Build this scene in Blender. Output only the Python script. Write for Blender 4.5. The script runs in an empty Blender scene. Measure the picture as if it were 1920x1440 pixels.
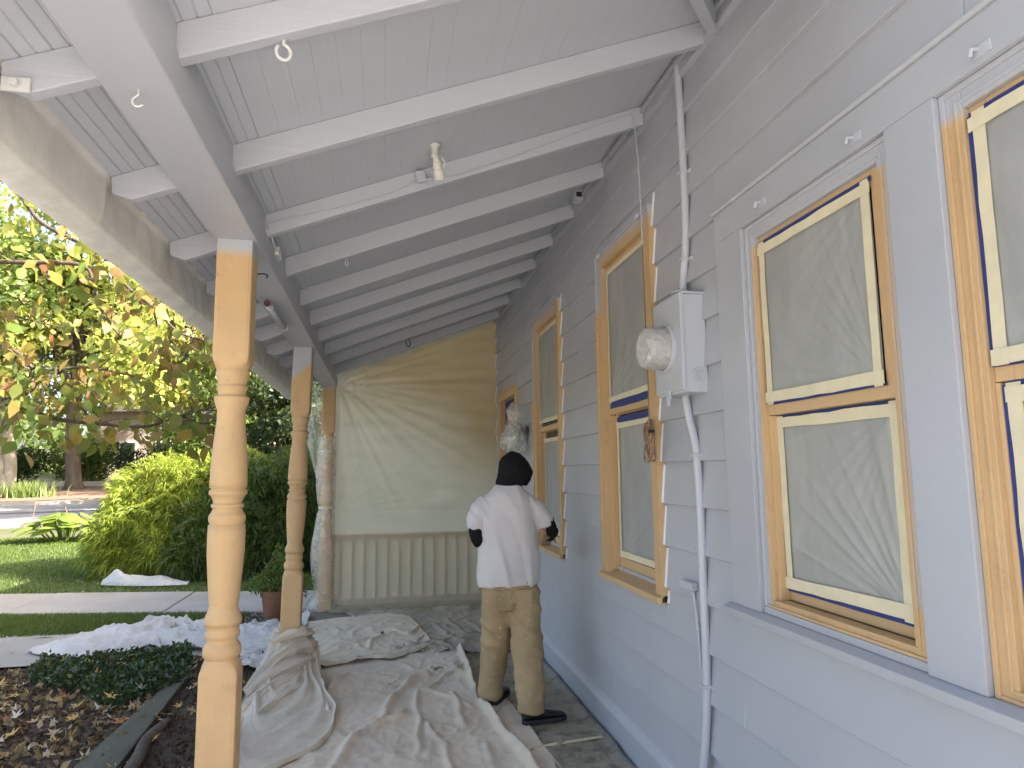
import bpy, bmesh, math, random
import numpy as np
from mathutils import Vector, Matrix, noise

random.seed(7); RNG = np.random.default_rng(7)
S = bpy.context.scene; COL = S.collection
R = math.radians

# ------------------------------------------------------------------ camera
def cam_axes(p, y, r):
    cp, sp, cy, sy, cr, sr = math.cos(p), math.sin(p), math.cos(y), math.sin(y), math.cos(r), math.sin(r)
    F = Vector((sy*cp, cy*cp, sp)); X = Vector((cy, -sy, 0)); U = X.cross(F)
    return cr*X + sr*U, -sr*X + cr*U, F
CR, CU, CF = cam_axes(R(7.2065), R(10.6587), R(-0.6722))
cd = bpy.data.cameras.new('camera'); cam = bpy.data.objects.new('camera', cd); COL.objects.link(cam)
cd.sensor_width = 36; cd.lens = 24.0; cd.clip_start = 0.02; cd.clip_end = 3000
cam.matrix_world = Matrix(((CR.x, CU.x, -CF.x, 0), (CR.y, CU.y, -CF.y, 0), (CR.z, CU.z, -CF.z, 1.62), (0, 0, 0, 1)))
S.camera = cam

# ------------------------------------------------------------------ sky, sun, exposure
SUN_EL = 33.0; SUN_AZ = math.degrees(math.atan2(0.95, -0.30))      # azimuth clockwise from +Y
w = bpy.data.worlds.new('World'); S.world = w; w.use_nodes = True
nt = w.node_tree; nt.nodes.clear()
sky = nt.nodes.new('ShaderNodeTexSky'); sky.sky_type = 'NISHITA'; sky.sun_disc = False
sky.sun_elevation = R(SUN_EL); sky.sun_rotation = R(SUN_AZ); sky.air_density = 0.8; sky.dust_density = 5.0; sky.ozone_density = 0.3
bg = nt.nodes.new('ShaderNodeBackground'); bg.inputs['Strength'].default_value = 0.14
wo = nt.nodes.new('ShaderNodeOutputWorld'); nt.links.new(sky.outputs[0], bg.inputs[0]); nt.links.new(bg.outputs[0], wo.inputs[0])
sd = bpy.data.lights.new('sun', 'SUN'); sd.energy = 5.0; sd.angle = R(0.53); sd.color = (1.0, 0.965, 0.915)
sun = bpy.data.objects.new('sun', sd); COL.objects.link(sun)
az = R(SUN_AZ); el = R(SUN_EL)
sdir = Vector((math.sin(az)*math.cos(el), math.cos(az)*math.cos(el), math.sin(el)))
sun.rotation_euler = sdir.to_track_quat('Z', 'Y').to_euler(); sun.location = (20, -6, 20)
S.view_settings.view_transform = 'Standard'; S.view_settings.look = 'None'
S.view_settings.exposure = 2.42; S.view_settings.gamma = 1.0
S.view_settings.use_white_balance = True; S.view_settings.white_balance_temperature = 7000; S.view_settings.white_balance_tint = 9   # the camera's white balance for open shade
S.render.engine = 'CYCLES'
S.cycles.max_bounces = 10; S.cycles.diffuse_bounces = 6; S.cycles.transparent_max_bounces = 24

# ------------------------------------------------------------------ materials
def new_mat(name):
    m = bpy.data.materials.new(name); m.use_nodes = True; m.node_tree.nodes.clear()
    return m, m.node_tree
def N(t, typ, **kw):
    n = t.nodes.new(typ)
    for k, v in kw.items():
        if k in n.inputs: n.inputs[k].default_value = v
        else: setattr(n, k, v)
    return n
def c4(c): return (c[0], c[1], c[2], 1)
def mixc(t, fac, a, b):
    m = t.nodes.new('ShaderNodeMix'); m.data_type = 'RGBA'
    for s, v in ((m.inputs[0], fac), (m.inputs[6], a), (m.inputs[7], b)):
        if hasattr(v, 'is_linked'): t.links.new(v, s)
        elif isinstance(v, (int, float)): s.default_value = v
        else: s.default_value = c4(v)
    return m.outputs[2]
def math_(t, op, a, b=0.0, c=0.0):
    m = t.nodes.new('ShaderNodeMath'); m.operation = op
    for i, v in enumerate((a, b, c)):
        if hasattr(v, 'is_linked'): t.links.new(v, m.inputs[i])
        else: m.inputs[i].default_value = v
    return m.outputs[0]
def noise_(t, scale, detail=4, rough=.55, vec=None, stretch=None, dist=0.0):
    n = N(t, 'ShaderNodeTexNoise', Scale=scale, Detail=detail, Roughness=rough, Distortion=dist)
    if vec is None:
        vec = N(t, 'ShaderNodeNewGeometry').outputs['Position']
    if stretch:
        mp = N(t, 'ShaderNodeMapping'); mp.inputs['Scale'].default_value = stretch
        t.links.new(vec, mp.inputs[0]); vec = mp.outputs[0]
    t.links.new(vec, n.inputs['Vector']); return n.outputs[0]
def ramp_(t, fac, stops):
    r = t.nodes.new('ShaderNodeValToRGB'); e = r.color_ramp.elements
    while len(e) < len(stops): e.new(.5)
    for el_, (p, c) in zip(e, stops):
        el_.position = p; el_.color = c4(c) if not isinstance(c, (int, float)) else (c, c, c, 1)
    t.links.new(fac, r.inputs[0]); return r.outputs[0]
def bump_(t, h, strength=.3, dist=.01, nrm=None):
    b = N(t, 'ShaderNodeBump', Strength=strength, Distance=dist); t.links.new(h, b.inputs['Height'])
    if nrm is not None: t.links.new(nrm, b.inputs['Normal'])
    return b.outputs[0]
def principled(t, col, rough=.5, nrm=None, spec=.5, **kw):
    p = N(t, 'ShaderNodeBsdfPrincipled')
    for s, v in (('Base Color', col), ('Roughness', rough)):
        if hasattr(v, 'is_linked'): t.links.new(v, p.inputs[s])
        else: p.inputs[s].default_value = c4(v) if s == 'Base Color' else v
    p.inputs['Specular IOR Level'].default_value = spec
    for k, v in kw.items(): p.inputs[k].default_value = v
    if nrm is not None: t.links.new(nrm, p.inputs['Normal'])
    return p
def out(t, sh):
    o = t.nodes.new('ShaderNodeOutputMaterial'); t.links.new(sh, o.inputs[0])

def simple(name, col, rough=.6, var=.12, vs=6, bump=.15, bs=80, col2=None, stretch=None, spec=.4, bd=.004, **kw):
    m, t = new_mat(name)
    a = col; b = col2 or tuple(c*(1-var*2) for c in col)
    f = ramp_(t, noise_(t, vs, 6, .6, stretch=stretch), [(.3, 0.0), (.7, 1.0)])
    nrm = bump_(t, noise_(t, bs, 4, stretch=stretch), bump, bd)
    out(t, principled(t, mixc(t, f, a, b), rough, nrm, spec, **kw).outputs[0]); return m

GREY = (.415, .428, .466); TAN = (.58, .385, .205)
def paint(name, col, sheen=.38, dirt=.05, grain=None, bstr=.25):
    """brushed and sprayed exterior paint: slight tone drift, orange peel and brush grain"""
    m, t = new_mat(name)
    big = noise_(t, 1.3, 3); fine = noise_(t, 45, 4)
    c = mixc(t, ramp_(t, big, [(.35, 0.0), (.68, 1.0)]), col, tuple(x*(1-dirt) for x in col))
    c = mixc(t, math_(t, 'MULTIPLY', ramp_(t, fine, [(.62, 0.0), (.8, 1.0)]), .25), c, tuple(x*.82 for x in col))
    n1 = bump_(t, noise_(t, 220, 3), .10, .002)
    n2 = bump_(t, noise_(t, 30, 4, stretch=grain or (1, 1, 1)), bstr, .004, n1)
    r = math_(t, 'MULTIPLY_ADD', noise_(t, 7, 3), .25, sheen-.1)
    out(t, principled(t, c, r, n2, .45).outputs[0]); return m
M = {}
M['grey_wall'] = paint('grey_wall_paint', GREY, .36, .09, (1, .12, 1), .18)
M['grey_roof'] = paint('grey_ceiling_lightened', tuple(c*1.2 for c in GREY), .5, .06, (1, .08, 1), .35)  # the wall grey, lightened in place of missing bounce light on the ceiling
M['grey_rafter'] = paint('grey_rafter_paint', tuple(c*1.12 for c in GREY), .42, .06, (.06, 1, 1), .6)
M['grey_beam'] = paint('grey_beam_paint', tuple(c*1.03 for c in GREY), .4, .05, (1, .06, 1), .4)
M['grey_metal'] = paint('grey_painted_metal', tuple(c*1.12 for c in GREY), .32, .03)
M['caulk'] = paint('wet_caulk', (.80, .81, .83), .2, .03)
M['tan'] = paint('tan_trim_paint', TAN, .42, .08, (1, 1, .07), .3)
def overspray(name, expr, base=TAN, over=GREY, soft=.05, nz=.10, ns=4):
    """tan trim with grey overspray where the sprayed wall paint drifted onto it; expr builds a signed distance (m) from position xyz"""
    m, t = new_mat(name)
    pos = N(t, 'ShaderNodeNewGeometry').outputs['Position']
    sp = N(t, 'ShaderNodeSeparateXYZ'); t.links.new(pos, sp.inputs[0])
    d = expr(t, sp.outputs[0], sp.outputs[1], sp.outputs[2])
    d = math_(t, 'ADD', d, math_(t, 'MULTIPLY_ADD', noise_(t, ns, 4), nz*2, -nz))
    f = math_(t, 'MULTIPLY_ADD', d, .5/soft, .5)
    f = ramp_(t, f, [(0, 0.0), (1, 1.0)])
    big = noise_(t, 3, 5)
    tan = mixc(t, ramp_(t, big, [(.35, 0.0), (.75, 1.0)]), base, tuple(c*.86 for c in base))
    sm = ramp_(t, noise_(t, 11, 7, .72), [(.57, 0.0), (.78, 1.0)])
    tan = mixc(t, math_(t, 'MULTIPLY', sm, .45), tan, (.25, .165, .10))
    gr_ = ramp_(t, noise_(t, 60, 5, .7, stretch=(1, 1, .05)), [(.45, 0.0), (.75, 1.0)]); tan = mixc(t, math_(t, 'MULTIPLY', gr_, .09), tan, tuple(c*.72 for c in base))
    c = mixc(t, f, tan, over)
    n2 = bump_(t, noise_(t, 60, 5, .7, stretch=(1, 1, .06)), .45, .003)
    out(t, principled(t, c, .58, n2, .25).outputs[0]); return m
M['post_near'] = overspray('post_paint_near', lambda t, x, y, z: math_(t, 'SUBTRACT', z, 2.605), soft=.02, nz=.02)
M['post_mid'] = overspray('post_paint_mid', lambda t, x, y, z: math_(t, 'SUBTRACT', math_(t, 'SUBTRACT', z, 2.46), math_(t, 'MULTIPLY', math_(t, 'ADD', x, .67), .8)), soft=.025, nz=.02)
M['post_end'] = overspray('post_paint_end', lambda t, x, y, z: math_(t, 'SUBTRACT', z, 2.63), soft=.02, nz=.02)

def cloth_mat(name, col, col2, stain=None, yell=.0):
    m, t = new_mat(name)
    a = mixc(t, ramp_(t, noise_(t, 1.8, 5, .6), [(.3, 0.0), (.72, 1.0)]), col, col2)
    d = ramp_(t, noise_(t, 26, 6, .72), [(.60, 0.0), (.74, 1.0)])
    a = mixc(t, math_(t, 'MULTIPLY', d, .42), a, (.20, .175, .145))
    d2 = ramp_(t, noise_(t, 7, 5, .65), [(.5, 0.0), (.68, 1.0)]); a = mixc(t, math_(t, 'MULTIPLY', d2, .30), a, (.33, .30, .27))
    wsp = ramp_(t, noise_(t, 70, 3, .7), [(.70, 0.0), (.74, 1.0)])
    a = mixc(t, math_(t, 'MULTIPLY', wsp, .5), a, (.75, .74, .73))
    if stain:
        s = ramp_(t, noise_(t, 2.2, 4, .6, dist=.6), [(.60, 0.0), (.78, 1.0)])
        a = mixc(t, math_(t, 'MULTIPLY', s, .5), a, stain)
    n1 = bump_(t, noise_(t, 700, 2), .15, .001)
    n2 = bump_(t, noise_(t, 16, 6, .6, dist=.4), .55, .012, n1)
    p = principled(t, a, .9, n2, .1); p.inputs['Sheen Weight'].default_value = .15
    out(t, p.outputs[0]); return m
M['cloth_a'] = cloth_mat('canvas_near', (.70, .59, .465), (.55, .465, .37), (.50, .33, .285))
M['cloth_b'] = cloth_mat('canvas_cream', (.70, .61, .46), (.56, .49, .38))
M['cloth_c'] = cloth_mat('canvas_white', (.60, .57, .54), (.46, .44, .42))
M['cloth_d'] = cloth_mat('canvas_dirty', (.42, .37, .28), (.29, .26, .205))
M['cloth_e'] = cloth_mat('canvas_bundle', (.60, .515, .405), (.50, .43, .34), (.46, .27, .24))

def film(name, col, opacity=.6, transl=.5, rough=.25, tintmap=None, bump=.5, bs=9, stretch=None, gloss=.08, dist=1.2):
    """thin plastic masking film: part clear, part milky, part light passing through, with a soft sheen"""
    m, t = new_mat(name)
    c = col if tintmap is None else tintmap(t)
    wr = noise_(t, bs, 5, .62, stretch=stretch, dist=dist)
    nrm = bump_(t, wr, bump, .02)
    def setc(n):
        if hasattr(c, 'is_linked'): t.links.new(c, n.inputs[0])
        else: n.inputs[0].default_value = c4(c)
        t.links.new(nrm, n.inputs['Normal'])
    d = N(t, 'ShaderNodeBsdfDiffuse'); setc(d)
    tr = N(t, 'ShaderNodeBsdfTranslucent'); setc(tr)
    g = N(t, 'ShaderNodeBsdfGlossy', Roughness=rough); t.links.new(nrm, g.inputs['Normal']); g.inputs[0].default_value = (1, 1, 1, 1)
    tp = N(t, 'ShaderNodeBsdfTransparent')
    m1 = N(t, 'ShaderNodeMixShader'); m1.inputs[0].default_value = transl
    t.links.new(d.outputs[0], m1.inputs[1]); t.links.new(tr.outputs[0], m1.inputs[2])
    m2 = N(t, 'ShaderNodeMixShader')
    op = math_(t, 'MULTIPLY_ADD', ramp_(t, wr, [(.4, 0.0), (.7, 1.0)]), .16, opacity-.05)
    t.links.new(op, m2.inputs[0])
    t.links.new(tp.outputs[0], m2.inputs[1]); t.links.new(m1.outputs[0], m2.inputs[2])
    m3 = N(t, 'ShaderNodeMixShader'); m3.inputs[0].default_value = gloss
    t.links.new(m2.outputs[0], m3.inputs[1]); t.links.new(g.outputs[0], m3.inputs[2])
    out(t, m3.outputs[0]); return m
M['film_window'] = film('window_masking_film', (.50, .505, .49), .82, .22, .28, bump=.05, bs=3, stretch=(1, 1.6, .6), gloss=.08)
M['film_bag'] = film('clear_plastic_bag', (.80, .83, .84), .34, .5, .15, bump=.9, bs=16, gloss=.16)
M['film_white'] = film('milky_plastic_wrap', (.76, .76, .75), .86, .45, .28, bump=.8, bs=22, gloss=.12)
M['film_post'] = film('post_plastic_wrap', (.82, .80, .72), .30, .6, .2, bump=.9, bs=10, gloss=.12)
def sheet_tint(t):
    pos = N(t, 'ShaderNodeNewGeometry').outputs['Position']
    sp = N(t, 'ShaderNodeSeparateXYZ'); t.links.new(pos, sp.inputs[0])
    # tan overspray drifts down the sheet from the top and along the wall side
    a = math_(t, 'MULTIPLY_ADD', sp.outputs[2], .55, -1.02)
    b = math_(t, 'MULTIPLY_ADD', sp.outputs[0], .42, -.10)
    s = math_(t, 'ADD', math_(t, 'ADD', a, b), math_(t, 'MULTIPLY_ADD', noise_(t, .9, 4), .7, -.35))
    f = ramp_(t, s, [(-.0, 0.0), (.60, 1.0)])
    c = mixc(t, f, (.74, .68, .52), (.52, .36, .19))
    # grey overspray where the rafters above were sprayed
    lim = math_(t, 'MULTIPLY_ADD', sp.outputs[0], .378, 3.00)
    gz = math_(t, 'SUBTRACT', math_(t, 'ADD', sp.outputs[2], math_(t, 'MULTIPLY_ADD', noise_(t, 3.5, 4), .22, -.11)), lim)
    g = ramp_(t, math_(t, 'MULTIPLY_ADD', gz, 8, .5), [(0, 0.0), (1, 1.0)])
    return mixc(t, g, c, (.34, .32, .28))
M['film_end'] = film('porch_end_sheet', (.7, .7, .6), 1.02, .60, .45, sheet_tint, .12, 2.2, (1, 1, 1.6), .04)
M['film_gutter'] = film('gutter_wrap', (.85, .83, .77), .96, .22, .3, bump=.5, bs=5, stretch=(1, 1, .6), gloss=.12, dist=.3)
def dirty_floor():
    m, t = new_mat('dirty_floor_plastic')
    c = mixc(t, ramp_(t, noise_(t, 2.6, 6, .65), [(.3, 0.0), (.7, 1.0)]), (.42, .36, .27), (.24, .215, .165))
    c = mixc(t, math_(t, 'MULTIPLY', ramp_(t, noise_(t, 9, 6, .7), [(.47, 0.0), (.62, 1.0)]), .75), c, (.10, .092, .075))
    c = mixc(t, math_(t, 'MULTIPLY', ramp_(t, noise_(t, 60, 4, .7), [(.66, 0.0), (.70, 1.0)]), .8), c, (.62, .61, .58))
    pos = N(t, 'ShaderNodeNewGeometry').outputs['Position']; sp = N(t, 'ShaderNodeSeparateXYZ'); t.links.new(pos, sp.inputs[0])
    # wall paint drifted onto the strip along the baseboard
    f = math_(t, 'ADD', math_(t, 'MULTIPLY_ADD', sp.outputs[0], 9, -11.6), math_(t, 'MULTIPLY_ADD', noise_(t, 6, 4), .8, -.4))
    c = mixc(t, math_(t, 'MULTIPLY', ramp_(t, f, [(0, 0.0), (1, 1.0)]), .7), c, (.30, .33, .37))
    out(t, principled(t, c, .38, bump_(t, noise_(t, 9, 6, .65, dist=.8), 1.0, .03), .45).outputs[0]); return m
M['film_floor'] = dirty_floor()
M['tape'] = simple('cream_masking_tape', (.70, .63, .44), .6, .06, 12, .3, 60)
M['blue_tape'] = simple('blue_painters_tape', (.025, .05, .22), .55, .15, 20, .3, 90)
M['glass'], _t = new_mat('window_glass'); out(_t, principled(_t, (.02, .024, .025), .04, None, .6).outputs[0])
M['dark_wood'] = simple('dark_gap', (.03, .025, .02), .8)
M['steel'] = simple('dull_steel', (.25, .25, .26), .4, .1, **{'Metallic': .8})
M['white_plastic'] = simple('white_plastic', (.66, .66, .66), .4, .05)
M['black_plastic'] = simple('black_plastic', (.02, .02, .022), .45, .1)
M['cord'] = simple('brown_cord', (.28, .17, .10), .5, .1)
M['beige_metal'] = simple('beige_fixture', (.66, .63, .57), .45, .1)

# ------------------------------------------------------------------ mesh helpers
def link(o, parent=None):
    COL.objects.link(o)
    if parent is not None:
        o.parent = parent; o.matrix_parent_inverse = Matrix.Translation(-parent.location) if parent.parent is None else (parent.matrix_parent_inverse @ Matrix.Translation(Vector((0, 0, 0))))
        if parent.parent is not None: o.matrix_parent_inverse = Matrix.Identity(4)
    return o
def mesh_obj(name, verts, faces, mat, parent=None, smooth=False):
    me = bpy.data.meshes.new(name); me.from_pydata([tuple(v) for v in verts], [], faces); me.update()
    if smooth: me.shade_smooth()
    if mat is not None: me.materials.append(mat)
    return link(bpy.data.objects.new(name, me), parent)
def np_obj(name, V, Fc, mat, parent=None, smooth=False):
    """V (n,3) array, Fc (m,k) int array"""
    me = bpy.data.meshes.new(name); n, k = Fc.shape
    me.vertices.add(len(V)); me.vertices.foreach_set('co', np.asarray(V, np.float32).ravel())
    me.loops.add(n*k); me.loops.foreach_set('vertex_index', np.asarray(Fc, np.int32).ravel())
    me.polygons.add(n); me.polygons.foreach_set('loop_start', np.arange(0, n*k, k, dtype=np.int32)); me.polygons.foreach_set('loop_total', np.full(n, k, np.int32))
    me.update(calc_edges=True); me.validate()
    if smooth: me.shade_smooth()
    me.materials.append(mat); return link(bpy.data.objects.new(name, me), parent)
def tag(o, label, cat, group=None, kind=None):
    if label: o['label'] = label
    if cat: o['category'] = cat
    if group: o['group'] = group
    if kind: o['kind'] = kind
    return o
def struct(o): o['kind'] = 'structure'; return o
def thing(name, loc, label, cat, group=None):
    e = bpy.data.objects.new(name, None); e.empty_display_size = .1; COL.objects.link(e); e.location = loc
    return tag(e, label, cat, group)
class B:
    """collects boxes, tubes and lofts into one mesh"""
    def __init__(s): s.v = []; s.f = []; s.mi = []
    def add(s, v, f, mi=0):
        n = len(s.v); s.v += [Vector(p) for p in v]; s.f += [[i+n for i in q] for q in f]; s.mi += [mi]*len(f); return s
    def box(s, x0, x1, y0, y1, z0, z1, mi=0, rot=None, org=None):
        v = [Vector((x, y, z)) for x in (x0, x1) for y in (y0, y1) for z in (z0, z1)]
        if rot is not None:
            o = Vector(org); v = [rot @ (p-o) + o for p in v]
        return s.add(v, [(0, 1, 3, 2), (4, 6, 7, 5), (0, 4, 5, 1), (2, 3, 7, 6), (0, 2, 6, 4), (1, 5, 7, 3)], mi)
    def prism(s, poly, axis, a, b, mi=0):
        """poly of 2-D points extruded along axis"""
        def P(q, t): return {'x': (t, q[0], q[1]), 'y': (q[0], t, q[1]), 'z': (q[0], q[1], t)}[axis]
        n = len(poly); v = [P(q, a) for q in poly] + [P(q, b) for q in poly]
        f = [list(range(n))[::-1], list(range(n, 2*n))] + [(i, (i+1) % n, n+(i+1) % n, n+i) for i in range(n)]
        return s.add(v, f, mi)
    def tube(s, pts, r, n=8, mi=0, cap=True):
        pts = [Vector(p) for p in pts]; m = len(pts); rs = r if isinstance(r, (list, tuple)) else [r]*m
        v = []; up = None
        for i, p in enumerate(pts):
            d = (pts[min(i+1, m-1)] - pts[max(i-1, 0)]).normalized()
            if up is None: up = d.orthogonal().normalized()
            up = (up - d*up.dot(d));  up = up.normalized() if up.length > 1e-6 else d.orthogonal().normalized()
            sd_ = d.cross(up)
            for k in range(n):
                a = 2*math.pi*k/n; v.append(p + rs[i]*(math.cos(a)*up + math.sin(a)*sd_))
        f = [(i*n+k, i*n+(k+1) % n, (i+1)*n+(k+1) % n, (i+1)*n+k) for i in range(m-1) for k in range(n)]
        if cap: f += [list(range(n))[::-1], list(range((m-1)*n, m*n))]
        return s.add(v, f, mi)
    def lathe(s, prof, c=(0, 0), n=28, mi=0, axis='z', cap=True):
        v = []
        for z, r in prof:
            for k in range(n):
                a = 2*math.pi*k/n; q = (c[0]+r*math.cos(a), c[1]+r*math.sin(a))
                v.append((q[0], q[1], z) if axis == 'z' else ((z, q[0], q[1]) if axis == 'x' else (q[0], z, q[1])))
        m = len(prof)
        f = [(i*n+k, i*n+(k+1) % n, (i+1)*n+(k+1) % n, (i+1)*n+k) for i in range(m-1) for k in range(n)]
        if cap: f += [list(range(n))[::-1], list(range((m-1)*n, m*n))]
        return s.add(v, f, mi)
    def loft(s, rings, n=20, mi=0):
        """rings: (centre, u vector, v vector) ellipses"""
        v = []
        for c, u, w_ in rings:
            c, u, w_ = Vector(c), Vector(u), Vector(w_)
            for k in range(n):
                a = 2*math.pi*k/n; v.append(c + u*math.cos(a) + w_*math.sin(a))
        m = len(rings)
        f = [(i*n+k, i*n+(k+1) % n, (i+1)*n+(k+1) % n, (i+1)*n+k) for i in range(m-1) for k in range(n)]
        f += [list(range(n))[::-1], list(range((m-1)*n, m*n))]
        return s.add(v, f, mi)
    def obj(s, name, mat, parent=None, bevel=0, smooth=False, seg=2):
        mats = mat if isinstance(mat, (list, tuple)) else [mat]
        me = bpy.data.meshes.new(name); me.from_pydata([tuple(p) for p in s.v], [], s.f)
        for m_ in mats: me.materials.append(m_)
        me.polygons.foreach_set('material_index', s.mi); me.update()
        bm = bmesh.new(); bm.from_mesh(me); bmesh.ops.recalc_face_normals(bm, faces=bm.faces)
        if bevel:
            ed = [e for e in bm.edges if len(e.link_faces) == 2 and e.calc_face_angle(0) > R(40)]
            bmesh.ops.bevel(bm, geom=ed, offset=bevel, segments=seg, affect='EDGES', profile=.6, clamp_overlap=True)
        bm.to_mesh(me); bm.free()
        if smooth: me.shade_smooth()
        return link(bpy.data.objects.new(name, me), parent)
def smooth_path(pts, n=6):
    """Catmull-Rom through the points"""
    P = [Vector(p) for p in pts]; o = []
    for i in range(len(P)-1):
        a, b, c, d = P[max(i-1, 0)], P[i], P[i+1], P[min(i+2, len(P)-1)]
        for k in range(n):
            t = k/n; o.append(.5*((2*b) + (c-a)*t + (2*a-5*b+4*c-d)*t*t + (3*b-a-3*c+d)*t**3))
    return o + [P[-1]]
def nz(x, y, z=0.0): return noise.noise(Vector((x, y, z)))
def fbm(x, y, z=0.0, o=4): return noise.fractal(Vector((x, y, z)), 1.0, 2.0, o)
def seg_dist(p, a, b):
    d = b-a; L = d.length_squared; t = 0 if L < 1e-9 else max(0, min(1, (p-a).dot(d)/L)); return (p-a-d*t).length

# ------------------------------------------------------------------ setting: ground, lawn, paths, road
W = 1.42                      # wall plane x
GZ = -0.10                    # garden level next to the porch slab
def terr(x, y): return GZ + max(0.0, y-12.0)*0.035
def grid_sheet(name, mat, xs, ys, zf, parent=None, smooth=True):
    nx, ny = len(xs), len(ys)
    V = [(x, y, zf(x, y)) for y in ys for x in xs]
    Fc = [(j*nx+i, j*nx+i+1, (j+1)*nx+i+1, (j+1)*nx+i) for j in range(ny-1) for i in range(nx-1)]
    return mesh_obj(name, V, Fc, mat, parent, smooth)
def lin(a, b, n): return [a+(b-a)*i/(n-1) for i in range(n)]
M['soil'] = simple('garden_soil', (.09, .065, .045), .95, .2, 3, .6, 30, (.05, .038, .028))
M['ground'] = simple('rough_ground', (.10, .09, .05), .95, .2, .4, .6, 8, (.06, .075, .03))
M['lawn_soil'] = simple('lawn_base', (.07, .10, .03), .95, .2, 1.5, .6, 40, (.05, .075, .022))
M['asphalt'] = simple('asphalt', (.20, .20, .215), .9, .06, 2, .5, 120, (.17, .17, .18))
def concrete(name, col):
    m, t = new_mat(name)
    a = mixc(t, ramp_(t, noise_(t, 1.1, 6, .65), [(.3, 0.0), (.7, 1.0)]), col, tuple(c*.78 for c in col))
    a = mixc(t, math_(t, 'MULTIPLY', ramp_(t, noise_(t, 55, 5, .75), [(.55, 0.0), (.75, 1.0)]), .45), a, tuple(c*.5 for c in col))
    out(t, principled(t, a, .9, bump_(t, noise_(t, 120, 5), .4, .004), .25).outputs[0]); return m
M['concrete'] = concrete('concrete', (.36, .335, .30)); M['slab'] = concrete('porch_slab', (.32, .285, .235))
far = [-400, -120, -60, -30, -20, -14, -10, -8, -6, -5, -4, -3.2, -2.4, -1.6, -.86]
struct(grid_sheet('ground', M['ground'], [-400, -150, -80, -40, -25, -15, -10, -6, -3, -1, 2, 6, 15, 40, 120, 400], [-400, -100, -30, -8, 0, 5, 8, 12, 14, 18, 24, 32, 45, 70, 120, 400, 900], lambda x, y: terr(x, y)-.03 - (0.0)))
struct(B().box(-.86, W+.2, 1.2, 8.75, GZ-.05, -.002).obj('porch_floor', M['slab'], bevel=.008))
struct(B().prism([(-14, -16), (9, -16), (9, .2), (W+.1, .2), (W+.1, 1.18), (-6.5, 1.18), (-6.6, 7.0), (-14, 7.0)], 'z', GZ-.05, GZ+.035).obj('bounce_slab', concrete('bounce_slab_concrete', (.43, .425, .42)), bevel=.01))  # unseen pale slab, added to bounce sunlight up under the porch roof
# mulch bed by the posts
def bedz(x, y): return GZ + .012 + .022*fbm(x*2.2, y*2.2, 3) + .012*fbm(x*11, y*11, 5)
bed = grid_sheet('mulch_bed', M['soil'], lin(-6.5, -.87, 110), lin(1.5, 7.25, 130), lambda x, y: bedz(x, y) if y < 7.1 else GZ-.02); struct(bed)
# lawn beyond the pavement and the strip between the two walks
def poly_sheet(name, pts, mat, z, thick=0.0):
    b = B(); n = len(pts)
    top = [(x, y, terr(x, y)+z) for x, y in pts]; bot = [(x, y, terr(x, y)+z-max(thick, .02)) for x, y in pts]
    b.add(top+bot, [list(range(n)), list(range(n, 2*n))[::-1]] + [(i, n+i, n+(i+1) % n, (i+1) % n) for i in range(n)])
    return struct(b.obj(name, mat, bevel=.006 if thick else 0))
lawn = grid_sheet('lawn', M['lawn_soil'], lin(-26, 3.0, 60), lin(9.75, 18.6, 30), lambda x, y: terr(x, y)+.012+.02*fbm(x*.8, y*.8)); struct(lawn)
strip = grid_sheet('grass_verge', M['lawn_soil'], lin(-9, -1.55, 50), lin(8.3, 9.95, 10), lambda x, y: GZ+.008+.01*fbm(x*2, y*2)); struct(strip)
# concrete garden walk: separate cast panels with open joints
pav = struct(B().box(-22, -.3, 9.2, 11.3, GZ-.06, GZ-.002).obj('pavement', M['soil']))
def swy(x, e): return (9.72 if e == 0 else 11.20) + ( -(x+4.6)*0.19 )
jx = [-22, -19, -16.5, -14, -11.6, -9.2, -6.8, -4.62, -2.66, -.62]
for i in range(len(jx)-1):
    a, b_ = jx[i]+.012, jx[i+1]-.012
    if i >= 7: ys = (swy(a, 0), swy(b_, 0), swy(b_, 1), swy(a, 1))
    else: ys = (swy(a, 0), swy(b_, 0), swy(b_, 1), swy(a, 1))
    bb = B(); dz = random.uniform(-.006, .006); zt = GZ+.04+dz
    pts = [(a, ys[0]), (b_, ys[1]), (b_, ys[2]), (a, ys[3])]
    pts = [(x, min(max(y, 8.9), 14.5)) for x, y in pts]
    bb.add([(x, y, zt) for x, y in pts]+[(x, y, GZ-.05) for x, y in pts], [(0, 1, 2, 3), (7, 6, 5, 4), (0, 4, 5, 1), (1, 5, 6, 2), (2, 6, 7, 3), (3, 7, 4, 0)])
    bb.obj('slab_panel', M['concrete'], pav, bevel=.01)
struct(B().add([(-14, 7.2, GZ+.012), (-.8, 7.15, GZ+.012), (-.8, 8.32, GZ+.012), (-14, 9.2, GZ+.012)], [(0, 1, 2, 3)]).obj('garden_path', M['concrete']))
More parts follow.
